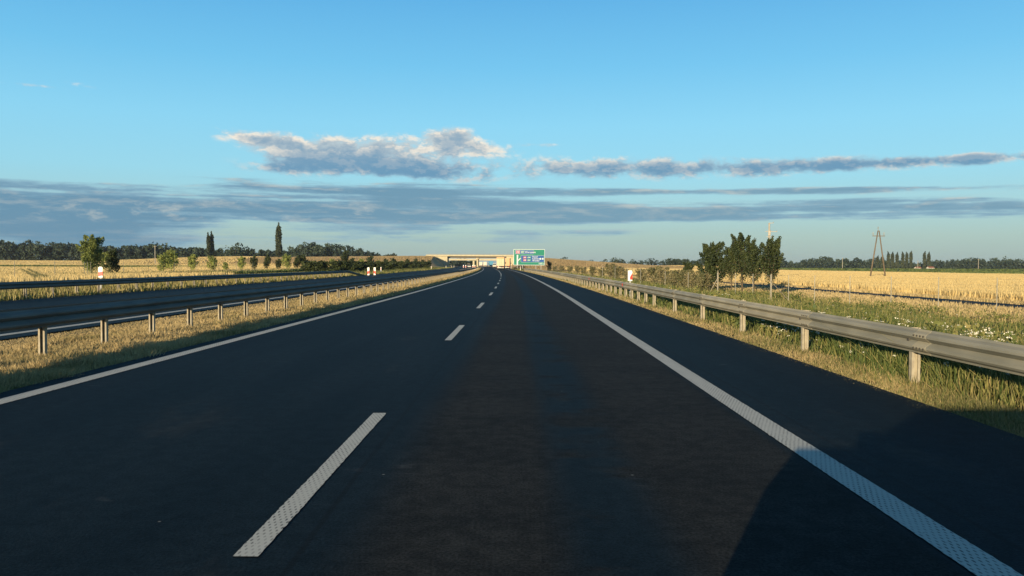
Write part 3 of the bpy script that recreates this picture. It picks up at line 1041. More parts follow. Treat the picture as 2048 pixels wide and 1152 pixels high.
def car(xp, s, label, paint, van=False, back=False, cat='car', name='car', turn=0.0, group='cars on the motorway', hs=1.0):
    t = thing(name, label, cat, (xp + (float(C(s)) if s > 5 else 0), s, 0), (-head(s) if s > 5 else 0) + turn + (math.pi if back else 0), group)
    if van:
        low = [(-2.4, .35), (2.4, .35), (2.45, .8), (2.2, 1.15), (1.55, 1.25), (-2.45, 1.25), (-2.5, .8)]
        top = [(-2.45, 1.25), (1.55, 1.25), (.75, 2.1), (.4, 2.25), (-2.2, 2.25), (-2.4, 2.1)]
        w0, w1, h = .98, .85, 2.25
    else:
        low = [(-2.1, .35), (2.1, .32), (2.2, .6), (2.05, .82), (.95, .98), (-1.9, 1.0), (-2.2, .88), (-2.2, .55)]
        top = [(-1.95, 1.0), (.95, .98), (.15, 1.40), (-.3, 1.48), (-1.2, 1.46), (-1.65, 1.36)]
        w0, w1, h = .88, .66, 1.48
    bd = MB()
    nlow = len(low)
    vs = [(-w0, y, z) for y, z in low] + [(w0, y, z) for y, z in low]
    fs = [(i, nlow + i, nlow + (i + 1) % nlow, (i + 1) % nlow) for i in range(nlow)] + [tuple(range(nlow)), tuple(range(nlow, 2 * nlow))[::-1]]
    bd.add(vs, fs, paint)
    nt_ = len(top); wz = lambda z: w0 - (w0 - w1) * (z - top[0][1]) / (h - top[0][1]) - .03
    vs = [(-wz(z), y, z) for y, z in top] + [(wz(z), y, z) for y, z in top]
    fs = [(i, nt_ + i, nt_ + (i + 1) % nt_, (i + 1) % nt_) for i in range(nt_)] + [tuple(range(nt_)), tuple(range(nt_, 2 * nt_))[::-1]]
    bd.add(vs, fs, paint)
    bd.build('body', t)

    def pane(nm, p, q, e=.012):
        (y0, z0), (y1, z1) = p, q
        nn = Vector((0, -(z1 - z0), (y1 - y0))); nn = nn.normalized() * e
        if nn.z < 0: nn = -nn
        a, c = .12, .88
        ya, za, yb, zb = y0 + (y1 - y0) * a, z0 + (z1 - z0) * a, y0 + (y1 - y0) * c, z0 + (z1 - z0) * c
        wa, wb = wz(za) - .06, wz(zb) - .06
        b = MB()
        b.add([(-wa, ya + nn.y, za + nn.z), (wa, ya + nn.y, za + nn.z), (wb, yb + nn.y, zb + nn.z), (-wb, yb + nn.y, zb + nn.z)], [(0, 1, 2, 3)], M['glass'])
        b.build(nm, t)
    pane('windscreen', top[1], top[2]); pane('rear_window', top[0], top[-1])
    zt, zb_ = h - .16, top[0][1] + .06
    for sx in (-1, 1):
        b = MB()
        y0, y1 = (top[0][0] + .25, top[1][0] - .35)
        y2, y3 = (top[2][0] - .1, top[-1][0] + .25)
        b.add([(sx * (wz(zb_) + .008), y0, zb_), (sx * (wz(zb_) + .008), y1, zb_), (sx * (wz(zt) + .008), y2, zt), (sx * (wz(zt) + .008), y3, zt)], [(0, 1, 2, 3)], M['glass'])
        b.build('side_window', t)
        for y in (-1.35, 1.35): link('wheel', WC, t, (sx * (w0 - .1), y, .33))
        MB().box((sx * (w0 - .2), low[2][0] - .1, .68), (.3, .12, .13), M['clear'], .02).build('headlight', t)
        MB().box((sx * (w0 - .14), low[-1][0] + .02, .85), (.2, .1, .16), M['redlamp'], .02).build('tail_light', t)
        MB().box((sx * (w0 + .08), top[1][0] - .35, top[0][1] + .08), (.18, .1, .12), paint, .02).build('mirror', t)
    MB().box((0, low[-1][0] - .02, .52), (w0 * 1.9, .12, .2), M['dark'], .03).build('bumper', t)
    t.scale = (1, 1, hs)
    return t


truck(-.1, 262, 'cream box truck with peach top in the right lane ahead', M['cream'], door=M['cream'], band=M['orange'], turn=R(-3), hb=2.9)
truck(2.9, 300, 'peach coloured truck half hidden behind the cream box truck, entering the exit lane', M['orange'], turn=R(-4), hb=2.95)
truck(1.4, 520, 'truck with blue rear ahead of the cream box truck under the bridge', M['bluep'], L=11)
truck(-2.6, 640, 'pale box truck far ahead in the left lane under the bridge, left of two', M['whitep'], L=8)
truck(-.2, 610, 'pale box truck far ahead under the bridge, next to the blue truck', M['whitep'], L=8)
car(1.2, 450, 'white van right behind the blue truck on the main road', M['whitep'], van=True, cat='van', name='van', group='vans on the motorway')
car(-13.4, 520, 'cream van coming towards us on the opposite road under the bridge', M['cream'], van=True, back=True, cat='van', name='van', group='vans on the motorway')
car(-15.4, 414, 'dark blue car on the opposite road behind the small warning boards', M['greyp'], back=True)
car(-12.9, 440, 'white car coming on the opposite road left of the bridge pier', M['whitep'], back=True)
own = car(.72, -.72, 'dark estate car whose shadow falls over the right shoulder in the foreground', M['greyp'], group=None, hs=1.2)

# ------------------------------------------------------------------ utility poles
px, py = at(1753, 165), 165.0
pz = float(T(px - float(C(py)), py))
ap = thing('utility_pole', 'wooden A-frame power pole with short crossarm standing in the wheat field', 'utility pole', (px, py, pz), R(4))
HB = 10.7
for sx in (-1, 1):
    b = MB(); b.tube((sx * 1.75, 0, -.5), (sx * .12, 0, HB - .7), .17, .10, M['wood'], 10); b.build('leg', ap, smooth=True)
    b = MB(); b.tube((sx * 1.15, 0, HB - 1.75), (sx * 1.15, 0, HB - 1.35), .05, .09, M['porcelain'], 8); b.tube((sx * 1.15, 0, HB - 1.35), (sx * 1.15, 0, HB - 1.05), .11, .07, M['porcelain'], 8); b.build('insulator', ap)
b = MB(); b.box((0, -.1, HB - 1.8), (2.6, .12, .14), M['wood']); b.build('crossarm', ap)
b = MB(); b.tube((0, 0, HB - .9), (-.15, 0, HB - .2), .06, .05, M['porcelain'], 8); b.tube((-.15, 0, HB - .25), (-.05, 0, HB + .1), .10, .06, M['porcelain'], 8); b.build('insulator', ap)

px, py = at(1536, 150), 150.0
pz = float(T(px - float(C(py)), py))
cp = thing('utility_pole', 'pale concrete power pole with staggered arms rising behind the leafy trees', 'utility pole', (px, py, pz), R(-12))
b = MB(); b.tube((0, 0, -.5), (0, 0, 10.7), .27, .15, M['polec'], 12); b.build('pole', cp, smooth=True)
for (z, x0, x1) in ((10.65, -.15, .75), (9.1, -.7, .3), (9.05, .2, 1.4), (8.1, -.45, .85)):
    b = MB(); b.box(((x0 + x1) / 2, -.2, z), (x1 - x0, .1, .1), M['polec']); b.build('crossarm', cp)
    b = MB(); b.tube((x1 - .06, -.2, z), (x1 - .06, -.2, z + .26), .06, .04, M['porcelain'], 8); b.build('insulator', cp)
b = MB(); b.box((0, -.26, 8.75), (.42, .3, .9), M['polec'], .02); b.build('switch_box', cp)


# thin poles far across the fields
def slim_pole(pxl, dist, h, label):
    x = at(pxl, dist); z = float(T(x - float(C(dist)), dist))
    t = thing('utility_pole', label, 'utility pole', (x, dist, z), 0, 'far slim poles')
    b = MB(); b.tube((0, 0, -.3), (0, 0, h), .2, .14, M['polec'], 8); b.build('pole', t)
    b = MB(); b.box((0, 0, h - .5), (1.6, .12, .12), M['polec']); b.build('crossarm', t)


slim_pole(1682.5, 640, 9.5, 'slim pale pole before the far trees, left of the A-frame pole')
slim_pole(1952, 640, 9.0, 'slim pale pole before the far trees near the right edge')
slim_pole(1832, 640, 7.5, 'slim pale pole left of the pair of poplars')
slim_pole(308, 420, 10, 'slim pale pole before the left wood, above the small leafy trees')

# ------------------------------------------------------------------ wire fences
fpts = [(1205, 102), (1230, 94), (1255, 88), (1264, 87), (1281, 85), (1330, 80), (1376, 76), (1434, 72), (1470, 68), (1505, 65), (1540, 60), (1576, 58.5), (1628, 56), (1698, 54), (1780, 52), (1874, 50), (1990, 48), (2110, 46), (2250, 44)]
fence = thing('wire_fence', 'wire fence on thin grey posts in the weeds behind the right guard rail', 'fence')
FP = MB().tube((0, 0, -.3), (0, 0, 2.0), .026, .026, M['wire'], 8).mesh('post')
fp = []
for (p, dd) in fpts:
    x = at(p, dd); z = float(T(x - float(C(dd)), dd))
    fp.append(Vector((x, dd, z)))
    link('post', FP, fence, (x, dd, z))
BP = MB().tube((0, 0, -.3), (0, 0, 2.05), .034, .034, M['post'], 8).mesh('post')
for i, js in ((7, (6,)), (10, (9, 11))):
    a = fp[i]
    link('post', BP, fence, tuple(a + Vector((.06, -.05, 0))))
    for j in js:
        q = (fp[j] - a).normalized()
        w_ = 1.25 if i == 10 else .9
        b = MB(); b.tube(a + Vector((0, -.06, 1.5)), (a.x + (w_ if q.x > 0 else -w_), a.y - .5, a.z + .05), .03, .03, M['post'], 8); b.build('brace', fence)
link('post', BP, fence, tuple(fp[7] + Vector((.17, .5, .15))))
b = MB()
for h in (.15, .5, .85, 1.2, 1.55, 1.9):
    for i in range(len(fp) - 1): b.tube(fp[i] + Vector((0, 0, h)), fp[i + 1] + Vector((0, 0, h)), .0035, .0035, M['wire'], 3, False)
kind(b.build('wire', fence), 'stuff')

lf = thing('wire_fence', 'thin wire fence posts along the left wheat field behind the shaded rail', 'fence')
lp = []
for dd, xp in ((62, -43), (70, -44), (78, -45), (86, -46), (92, -49.5), (94, -49.8), (103, -50.2), (112, -51), (121, -51), (130, -51), (140, -51), (150, -51), (160, -51)):
    z = float(T(xp, dd)); lp.append(Vector((xp + float(C(dd)), dd, z)))
    link('post', FP, lf, tuple(lp[-1]))
b = MB()
for h in (.3, .9, 1.5, 1.9):
    for i in range(len(lp) - 1): b.tube(lp[i] + Vector((0, 0, h)), lp[i + 1] + Vector((0, 0, h)), .003, .003, M['wire'], 3, False)
kind(b.build('wire', lf), 'stuff')


# ------------------------------------------------------------------ trees
def tree_parts(seed, H, clear, nbr, blen, ang, lr, nleaf, lsize, mat, tr=.08, taper=.35, curve=.3, top=True, core=0.0):
    """trunk mesh with limbs and crown mesh: leaves gathered round rising branches"""
    r = np.random.default_rng(seed)
    tb = MB()
    lean = Vector((r.normal(0, .02), r.normal(0, .02), 0))
    pts_axis = [Vector((lean.x * H * t, lean.y * H * t, H * .92 * t)) for t in np.linspace(0, 1, 6)]
    for i in range(5):
        tb.tube(pts_axis[i] - (Vector((0, 0, .2)) if i == 0 else Vector()), pts_axis[i + 1], tr * (1 - .17 * i), tr * (1 - .17 * (i + 1)), M['bark'], 7, i == 4)
    P, Tn = [], []
    per = nleaf // (nbr + (2 if top else 0))
    brs = []
    for i in range(nbr):
        t = clear / H + (0.86 - clear / H) * (i + r.uniform(0, .8)) / nbr
        p0 = Vector((lean.x * H * t, lean.y * H * t, H * .92 * t))
        yaw = i * 2.4 + r.uniform(-.5, .5)
        a = ang * r.uniform(.75, 1.25)
        L = blen * (1 - taper * ((t - clear / H) / (1 - clear / H))) * r.uniform(.75, 1.2)
        dirv = Vector((math.cos(yaw) * math.sin(a), math.sin(yaw) * math.sin(a), math.cos(a)))
        mid = p0 + dirv * L * .5
        d2 = (dirv + Vector((0, 0, curve))).normalized()
        p1 = mid + d2 * L * .5
        if p1.z > H: p1 = p0 + (p1 - p0) * ((H - p0.z) / max(p1.z - p0.z, .01))
        brs.append((p0, mid, p1, L))
        tb.tube(p0, mid, tr * .38, tr * .22, M['bark'], 5, False); tb.tube(mid, p1, tr * .22, tr * .07, M['bark'], 5, False)
    if top:
        for _ in range(2): brs.append((pts_axis[3], pts_axis[4], Vector((lean.x * H + r.normal(0, .05) * H * .5, lean.y * H, H)), blen))
    for (p0, mid, p1, L) in brs:
        t = r.beta(2.0, 1.5, per)
        A = np.array(p0)[None] * ((1 - t) ** 2)[:, None] + np.array(mid)[None] * (2 * t * (1 - t))[:, None] + np.array(p1)[None] * (t ** 2)[:, None]
        rad = lr * (1.10 - .88 * t) * r.uniform(.25, 1, per) ** .6
        dd = r.normal(0, 1, (per, 3)); dd /= np.linalg.norm(dd, axis=1)[:, None]
        P.append(A + dd * rad[:, None])
        Tn.append(np.clip(r.uniform(.15, .85) + r.normal(0, .2, per), 0, 1))
    P = np.concatenate(P); Tn = np.concatenate(Tn)
    cm = leaves(P, lsize, Tn, mat)
    return tb.mesh('trunk', True), cm


def make_tree(name, label, cat, parts, loc, sc=1.0, rotz=0.0, group=None):
    t = thing(name, label, cat, loc, rotz, group)
    t.scale = (sc,) * 3 if isinstance(sc, (int, float)) else sc
    link('trunk', parts[0], t); link('crown', parts[1], t)
    return t


ORD = ['first', 'second', 'third', 'fourth', 'fifth', 'sixth', 'seventh', 'eighth', 'ninth', 'tenth', 'eleventh', 'twelfth', 'thirteenth', 'fourteenth', 'fifteenth', 'sixteenth', 'seventeenth', 'eighteenth', 'nineteenth', 'twentieth']

# young trees in a row along the left field
Y1 = tree_parts(11, 3.0, .65, 11, 1.3, .9, .55, 1700, .19, M['young'], .045)
Y2 = tree_parts(12, 3.0, .5, 12, 1.35, .9, .60, 1800, .19, M['young'], .045)
YD = tree_parts(13, 3.0, .5, 11, 1.2, .75, .58, 1800, .19, M['dleaf'], .05)
YB = tree_parts(14, 5.4, .8, 20, 2.3, .95, .85, 8500, .21, M['mid'], .08)
YB2 = tree_parts(15, 3.6, .5, 14, 1.5, .8, .68, 3600, .2, M['dleaf'], .06)
row = [(180, 101, YB, 1.0, 'tallest young green tree left of the red and white board by the left field'),
       (221, 106, YB2, 1.0, 'compact darker young tree right of the red and white board'),
       (325, 126, Y2, 1.15, 'small leafy tree at the left of a close pair in the wheat'),
       (340, 130, Y1, 1.38, 'bright small tree, taller one of a close pair in the wheat'),
       (384, 138, Y1, 1.18, 'bright small tree standing alone left of the first poplar'),
       (424, 146, Y2, 1.08, 'bright small tree directly below the forked poplar'),
       (449, 153, Y1, .72, 'smallest pale sapling in the row right of the forked poplar'),
       (482, 160, Y1, 1.12, 'light green young tree midway between the two tall poplars'),
       (506, 166, YD, 1.12, 'dark young tree right of the light green one between the poplars'),
       (533, 172, YD, 1.2, 'dark rounded young tree left of the single tall poplar'),
       (555, 178, YD, .95, 'low dark young tree at the foot of the single tall poplar'),
       (572, 184, Y2, 1.35, 'brightest leafy tree just right of the single tall poplar'),
       (594, 190, YD, (1.6, 1.6, 1.2), 'dark tree left of a pair beyond the bright leafy tree'),
       (609, 196, YD, (1.6, 1.6, 1.3), 'dark tree with clear stem, right of a pair beyond the bright tree'),
       (663, 235, Y1, 1.1, 'light bushy tree with spreading leaves before the golden bank'),
       (687, 246, YD, 1.9, 'tall dark narrow tree before the golden bank')]
for (p, dd, mp, sc, lb) in row:
    x = at(p, dd); z = float(T(x - float(C(dd)), dd))
    make_tree('young_tree', lb, 'tree', mp, (x, dd, z), sc, random.uniform(0, 6), 'young trees along the left field')

# bushes and small trees on the bank before the bridge
BU = [tree_parts(31 + i, 3.0, .25, 10, 1.5, .9, .7, 900, .32, M['dleaf'] if i < 2 else M['young'], .05) for i in range(3)]
bank = [(704, 262, 0, 1.0), (722, 268, 2, .95), (741, 276, 0, 1.25), (757, 284, 2, .8), (771, 290, 0, 1.0), (786, 300, 1, 1.1), (803, 305, 2, .8),
        (815, 318, 0, 1.05), (832, 330, 1, 1.1), (846, 340, 0, 1.0), (858, 350, 1, .95)]
for i, (p, dd, k, sc) in enumerate(bank):
    x = at(p, dd); z = float(T(x - float(C(dd)), dd)) + .6
    make_tree('bush', f'rounded green bush above the dark hedge, {ORD[i]} from the left before the bridge', 'bush', BU[k], (x, dd, z), (sc * 1.1, sc * 1.1, sc), random.uniform(0, 6), 'bushes above the dark hedge')

# the dark hedge along the opposite road
HD = [tree_parts(41 + i, 2.0, .08, 12, 1.6, 1.05, .75, 1500, .26, M['dleaf'], .05, top=False) for i in range(2)]
k = 0
for dd in (112, 120, 129, 138, 147, 157, 167, 178, 189, 201, 214, 227, 241, 255, 270, 285, 300, 315):
    x = -27.5 + float(C(dd)) - (1.5 if k % 2 else 0); z = float(T(-27.5, dd))
    make_tree('hedge_shrub', f'dark shrub in the hedge beside the opposite road, {ORD[k]} beyond the rail end', 'hedge', HD[k % 2], (x, dd, z), (1.25 + .002 * dd, 1.9, .78 + .0016 * dd), random.uniform(0, 6), 'dark hedge beside the opposite road')
    k += 1

# the leafy group on the right
RT = [tree_parts(51 + i, 5.8, 1.15, 24, 2.7, .60, .44, 6800, .165, M['dleaf'], .085, taper=.58, curve=.75) for i in range(3)]
RB = tree_parts(57, 4.4, .25, 20, 2.1, .9, .7, 7500, .19, M['dleaf'], .08)
grp = [(1424, 86, RB, 1.16, 'broad leafy tree with foliage to the ground, leftmost of the dark group on the right'),
       (1462, 85, RT[1], (1.06, 1.06, 0.88), 'dark tree behind the broad one in the group on the right'),
       (1484, 80, RT[0], (1.22, 1.22, 1.02), 'tallest dark tree in the middle of the right group'),
       (1507, 76, RT[2], (1.03, 1.03, 0.86), 'narrow dark tree with bare stem right of the tallest one'),
       (1541, 70, RT[1], (1.08, 1.08, 0.90), 'forked dark tree at the right end of the group, before the concrete pole'),
       (1375, 118, RB, .72, 'small dark tree behind the grey shrubs left of the group')]
for (p, dd, mp, sc, lb) in grp:
    x = at(p, dd); z = float(T(x - float(C(dd)), dd))
    make_tree('leafy_tree', lb, 'tree', mp, (x, dd, z), sc, random.uniform(0, 6), 'dark leafy trees on the right')

# grey-green shrubs along the right slope
SH = [tree_parts(61 + i, 2.2, .1, 14, 1.35, .8, .5, 1900, .15, M['shrub'], .04, top=False) for i in range(3)]
shp = [(1404, 78, 17.8, .85), (1386, 82, 18.4, .95), (1368, 87, 17.6, 1.0), (1348, 93, 18.2, .95), (1326, 99, 17.2, 1.1), (1306, 107, 18.2, 1.15), (1283, 118, 18.0, .95),
       (1256, 130, 18.5, .9), (1236, 136, 17.2, 1.2), (1222, 146, 18.2, 1.3), (1203, 166, 18.0, .95), (1185, 186, 18.0, 1.1), (1168, 208, 18.0, 1.0), (1154, 230, 17.5, 1.1), (1140, 252, 17.4, 1.1), (1124, 276, 16.8, 1.1), (1110, 296, 15.5, 1.0)]
for i, (p, dd, _, sc) in enumerate(shp):
    x = at(p, dd); z = float(T(x - float(C(dd)), dd))
    make_tree('shrub', f'grey green shrub on the right slope, {ORD[i]} counted from the leafy trees towards the sign', 'shrub', SH[i % 3], (x, dd, z), (sc * 1.2, sc * 1.2, sc), random.uniform(0, 6), 'grey green shrubs on the right slope')
x = at(1098, 306); make_tree('shrub', 'dark bush right beside the right edge of the green sign', 'shrub', BU[0], (x, 306, float(T(x - float(C(306)), 306))), (1.0, 1.0, 1.35))

# tall poplars
PP = [tree_parts(71 + i, 24.0, .8, 50, 6.5, .34, 1.7, 6500, 1.0, M['poplar'], .35, taper=.5, curve=.5) for i in range(2)]
PF = tree_parts(75, 24.0, .8, 34, 5.6, .25, 1.45, 5000, 1.0, M['poplar'], .35, taper=.5, curve=.5)
x = at(556, 470); make_tree('poplar', 'single tall dark poplar above the left fields, taller of the two', 'tree', PP[0], (x, 470, 1.2), (1.0, 1.0, 1.03), 0, 'tall poplars on the left')
x = at(420, 480); t = make_tree('poplar', 'tall dark poplar with a forked top, left of the two', 'tree', PF, (x - .9, 480, .8), (.85, .85, .82), 1, 'tall poplars on the left')
link('crown', PF[1], t, (3.1, .4, 0.9)); link('trunk', PF[0], t, (3.1, .4, 0))
PS = tree_parts(77, 20.0, .6, 26, 5.0, .26, 2.1, 1600, 1.7, M['poplar'], .3, taper=.45, curve=.5)
pl = [(1752, 14), (1762, 14.5), (1773, 18), (1782, 18), (1791, 17.5), (1802, 18), (1810, 18), (1818, 19), (1845, 18.5), (1854, 18)]
for i, (p, h) in enumerate(pl):
    dd = 900.0
    x = at(p, dd); z = float(T(x - float(C(dd)), dd)) - 1.2
    lb = f'poplar in the far row right of the A-frame pole, {ORD[i]} from the left' if i < 8 else ('left poplar of the far pair at the right' if i == 8 else 'right poplar of the far pair at the right')
    make_tree('poplar', lb, 'tree', PS, (x, dd, z), (.95, .95, h * 1.05 / 18.4), random.uniform(0, 6), 'far row of poplars')


# far trees that can be told apart: round crowns
def round_tree(seed, H=10.0, Rr=5.0, nl=420, ls=1.1, mat=None):
    r = np.random.default_rng(seed)
    tb = MB(); tb.tube((0, 0, -.5), (0, 0, H * .6), .3, .15, M['bark'], 7)
    P, Tn = [], []
    for i in range(9):
        c = np.array([r.normal(0, Rr * .42), r.normal(0, Rr * .42), H * r.uniform(.38, .82)])
        rr = Rr * r.uniform(.35, .6)
        m = nl // 9
        dd = r.normal(0, 1, (m, 3)); dd /= np.linalg.norm(dd, axis=1)[:, None]
        P.append(c + dd * (rr * r.uniform(.55, 1, m) ** .5)[:, None]); Tn.append(np.clip(r.uniform(.1, .9) + r.normal(0, .18, m), 0, 1))
    P = np.concatenate(P); P[:, 2] = np.clip(P[:, 2], H * .1, H)
    return tb.mesh('trunk'), leaves(P, ls, np.concatenate(Tn), mat or M['far'])


RTS = [round_tree(81 + i) for i in range(3)]
far_list = [(1128, 620, 1.0, 'r'), (1146, 640, .75, 'r'), (1170, 640, .85, 'r'), (1183, 650, .8, 'r'), (1208, 640, .95, 'r'), (1231, 640, 1.15, 'r'), (1244, 650, .85, 'r'), (1262, 630, .95, 'r'), (1276, 640, .9, 'r'),
            (1298, 640, .95, 'r'), (1310, 650, .9, 'r'), (1328, 640, 1.0, 'r'), (1342, 640, .95, 'r'), (1358, 640, 1.0, 'r'), (826, 560, .78, 'l'), (800, 560, .7, 'l'), (470, 560, 1.55, 'l'), (884, 500, .32, 'l')]
kr = 0
for i, (p, dd, sc, sd) in enumerate(far_list):
    x = at(p, dd); z = float(T(x - float(C(dd)), dd)) - .8
    if sd == 'r':
        lb = f'rounded far tree behind the brown bank right of the sign, {ORD[kr]} from the left'; kr += 1
    else:
        lb = ['round tree on the skyline left of the bridge, larger one', 'round tree on the skyline left of the bridge, lower one', 'tall uneven tree on the left skyline between the two poplars', 'tiny tree on the skyline at the left bridge end'][i - 14]
    make_tree('far_tree', lb, 'tree', RTS[i % 3], (x, dd, z + (1.0 if sd == 'l' else 0)), sc, random.uniform(0, 6), 'far skyline trees')


# far woods: one mass each
def wood(name, spec, nl=300, ls=2.1):
    """spec: (px, dist, height)"""
    P, Tn = [], []
    core = MB()
    for (p, dd, h) in spec:
        x = at(p, dd); xp = x - float(C(dd)); z = float(T(xp, dd))
        rr = h * rng.uniform(.36, .5)
        for j in range(4):
            c = np.array([x + rng.normal(0, rr * .5), dd + rng.normal(0, rr * .5), z + h * rng.uniform(.3, .78)])
            q = rr * rng.uniform(.4, .75)
            m = nl // 4
            dv = rng.normal(0, 1, (m, 3)); dv /= np.linalg.norm(dv, axis=1)[:, None]
            w = c + dv * (q * rng.uniform(.6, 1.0, m))[:, None]
            w[:, 2] = np.clip(w[:, 2], z + .2, z + h * 1.05)
            P.append(w); Tn.append(np.clip(rng.uniform(.1, .9) + rng.normal(0, .2, m), 0, 1))
        # understorey
        m = 170
        w = np.stack([x + rng.normal(0, rr, m), dd + rng.normal(0, rr * .5, m) + 2, z + rng.uniform(-.5, h * .62, m)], 1)
        P.append(w); Tn.append(rng.uniform(.4, 1, m))
    o = link(name, leaves(np.concatenate(P), ls, np.concatenate(Tn), M['far'], name))
    o['label'] = name.replace('_', ' ')
    return kind(o, 'stuff')


def prof_spec(prof, dist, dstep, rows=2, jit=.12):
    """prof: list of (px, top height in m)"""
    xs = np.array([q[0] for q in prof], float); hs = np.array([q[1] for q in prof], float)
    out = []
    for rw in range(rows):
        p = xs[0]
        while p < xs[-1]:
            out.append((p + rng.uniform(-3, 3), dist + rw * 14 + rng.uniform(-5, 5), float(np.interp(p, xs, hs)) * rng.uniform(1 - jit * 1.6, 1 + jit * .4)))
            p += dstep * F / dist / 1.0
    return out


woodL = prof_spec([(-260, 17.5), (-100, 17.5), (0, 17.2), (60, 16.2), (140, 15.8), (158, 13.5), (200, 14), (300, 14), (320, 13.6), (345, 12), (400, 11.5), (450, 11), (505, 10.5), (525, 10.2), (560, 9.5), (612, 10.8), (622, 8)], 600, 5.5)
ow = wood('wood_left', woodL)
ow.name = 'woodland'
ow['label'] = 'dark wood along the left horizon behind the fields'
woodM = prof_spec([(600, 15), (612, 17), (640, 17.5), (668, 16.2), (700, 15.6), (735, 13), (760, 11.5), (785, 11), (800, 10)], 640, 5.5)
ow = wood('woodland', woodM)
ow['label'] = 'dark wood on the rise left of the bridge'
woodU = prof_spec([(880, 9), (930, 8), (965, 5)], 760, 6)
ow = wood('woodland', woodU, 120); ow['label'] = 'dark trees seen under the bridge'
woodR = prof_spec([(1345, 11), (1390, 13), (1440, 13), (1560, 14), (1590, 8), (1600, 13), (1640, 15), (1690, 14.5), (1740, 15), (1800, 10), (1835, 9), (1860, 12), (1900, 11), (1910, 12), (1930, 16), (1955, 18), (1975, 13), (2000, 15), (2048, 13), (2200, 14), (2450, 14)], 960, 7, 2, .2)
ow = wood('woodland', woodR, 150, 2.6); ow['label'] = 'dark wood along the right horizon behind the green strip'

# small farmhouse before the right wood
hx = at(1857, 880)
hz = float(T(hx - float(C(880)), 880))


def house(x, y, z, label, sc=1.0):
    t = thing('farmhouse', label, 'house', (x, y, z), R(10), 'far farm buildings'); t.scale = (sc,) * 3
    b = MB(); b.prism([(-4, 0), (4, 0), (4, 3), (0, 5.6), (-4, 3)], 'x', -6, 6, M['whitep']); b.build('wall', t)
    b = MB()
    for sg in (-1, 1):
        b.add([(-6.4, sg * 4.5, 2.8), (6.4, sg * 4.5, 2.8), (6.4, 0, 5.8), (-6.4, 0, 5.8)], [(0, 1, 2, 3)], M['roof'])
    b.build('roof', t)
    for wx in (-3.5, 0, 3.5):
        b = MB(); b.box((wx, -4.01, 1.6), (1.1, .06, 1.2), M['glass']); b.build('window', t)


house(hx, 880, hz - .2, 'small white farmhouse at the foot of the far poplar pair', .55)
house(at(1832, 890), 890, float(T(at(1832, 890) - float(C(890)), 890)) - .2, 'small pale farm shed left of the far poplar pair', .5)


# ------------------------------------------------------------------ wheat, grass and weeds
def scatter(n, x0, x1, s0, s1, power=2.0):
    """points in road coordinates, thinning with distance"""
    u = rng.uniform(0, 1, n)
    if power == 2.0: s = 1.0 / (1.0 / s0 - u * (1.0 / s0 - 1.0 / s1))
    elif power == 1.0: s = s0 * (s1 / s0) ** u
    else: s = rng.uniform(s0, s1, n)
    x = rng.uniform(0, 1, n) * (x1 - x0) + x0
    return x, s


def to_world(xp, s):
    return xp + C(s), s, T(xp, s)


# wheat, right field
n = 560000
xp, s = scatter(n, 37, 150, 40, 560, 1.0)
keep = (xp < .80 * s + 25) & ~((s > 425) & (xp < 110))
xp, s = xp[keep], s[keep]
X, Yy, Z = to_world(xp, s)
h = rng.uniform(.66, .80, len(X)) + .03 * np.sin(X * .21) * np.sin(Yy * .13); w = .055 + s * .0022
wh = link('wheat', blades('wheat', X, Yy, Z, h, w, np.clip(rng.normal(.35, .22, len(X)), 0, 1), M['wheat'], .25))
kind(wh, 'stuff'); wh['label'] = 'ripe golden wheat field on the right'
# wheat, left field
n = 700000
xp, s = scatter(n, -420, -31, 44, 560, 1.0)
keep = (xp < -31 - 16 * sm(s, 88, 108)) & (-xp < .75 * s + 30) & ~((s > 215) & (s < 358) & (xp < -100)) & ~((s > 420) & (xp > -140))
xp, s = xp[keep], s[keep]
X, Yy, Z = to_world(xp, s)
h = rng.uniform(.66, .80, len(X)) + .03 * np.sin(X * .21) * np.sin(Yy * .13); w = .055 + s * .0022
wl = link('wheat', blades('wheat', X, Yy, Z, h, w, np.clip(rng.normal(.4, .22, len(X)), 0, 1), M['wheat'], .25))
kind(wl, 'stuff'); wl['label'] = 'ripe golden wheat field on the left'
# dark blades added to stand in for the shaded gaps of two tractor tracks
tx, ts = [], []
for (x_a, s_a, x_b, s_b) in ((-34.2, 57, -92.5, 151), (-33.0, 56, -91.2, 151)):
    q = rng.uniform(0, 1, 700)
    ts.append(s_a + (s_b - s_a) * q); tx.append(x_a + (x_b - x_a) * q + .06 * np.sin(ts[-1] / 5.0) + rng.normal(0, .05, len(q)))
tx, ts = np.concatenate(tx), np.concatenate(ts)
X, Yy, Z = to_world(tx, ts)
tw = link('track_shade_blades', blades('track_shade_blades', X, Yy, Z, rng.uniform(.74, .90, len(X)), np.full(len(X), .13), rng.uniform(.6, 1, len(X)), M['shrub'], .2))
kind(tw, 'stuff'); tw['label'] = 'dark blades added as the shade of two tractor tracks in the left wheat'
# rising golden bank before the overpass
n = 150000
xa_ = rng.uniform(-250, -34, n // 2); xb_ = rng.uniform(17, 120, n // 2)
xp = np.concatenate([xa_, xb_]); s = rng.uniform(398, 478, len(xp))
keep = ~((xp > 0) & (s < 440) & (rng.uniform(0, 1, n) < .5))
xp, s = xp[keep], s[keep]
X, Yy, Z = to_world(xp, s)
bankg = link('bank_grass', blades('bank_grass', X, Yy, Z, rng.uniform(.3, .6, len(X)), np.full(len(X), .6), np.clip(rng.normal(.45, .2, len(X)), 0, 1), M['bank'], .3))
kind(bankg, 'stuff'); bankg['label'] = 'dry grass on the banks beside the overpass'

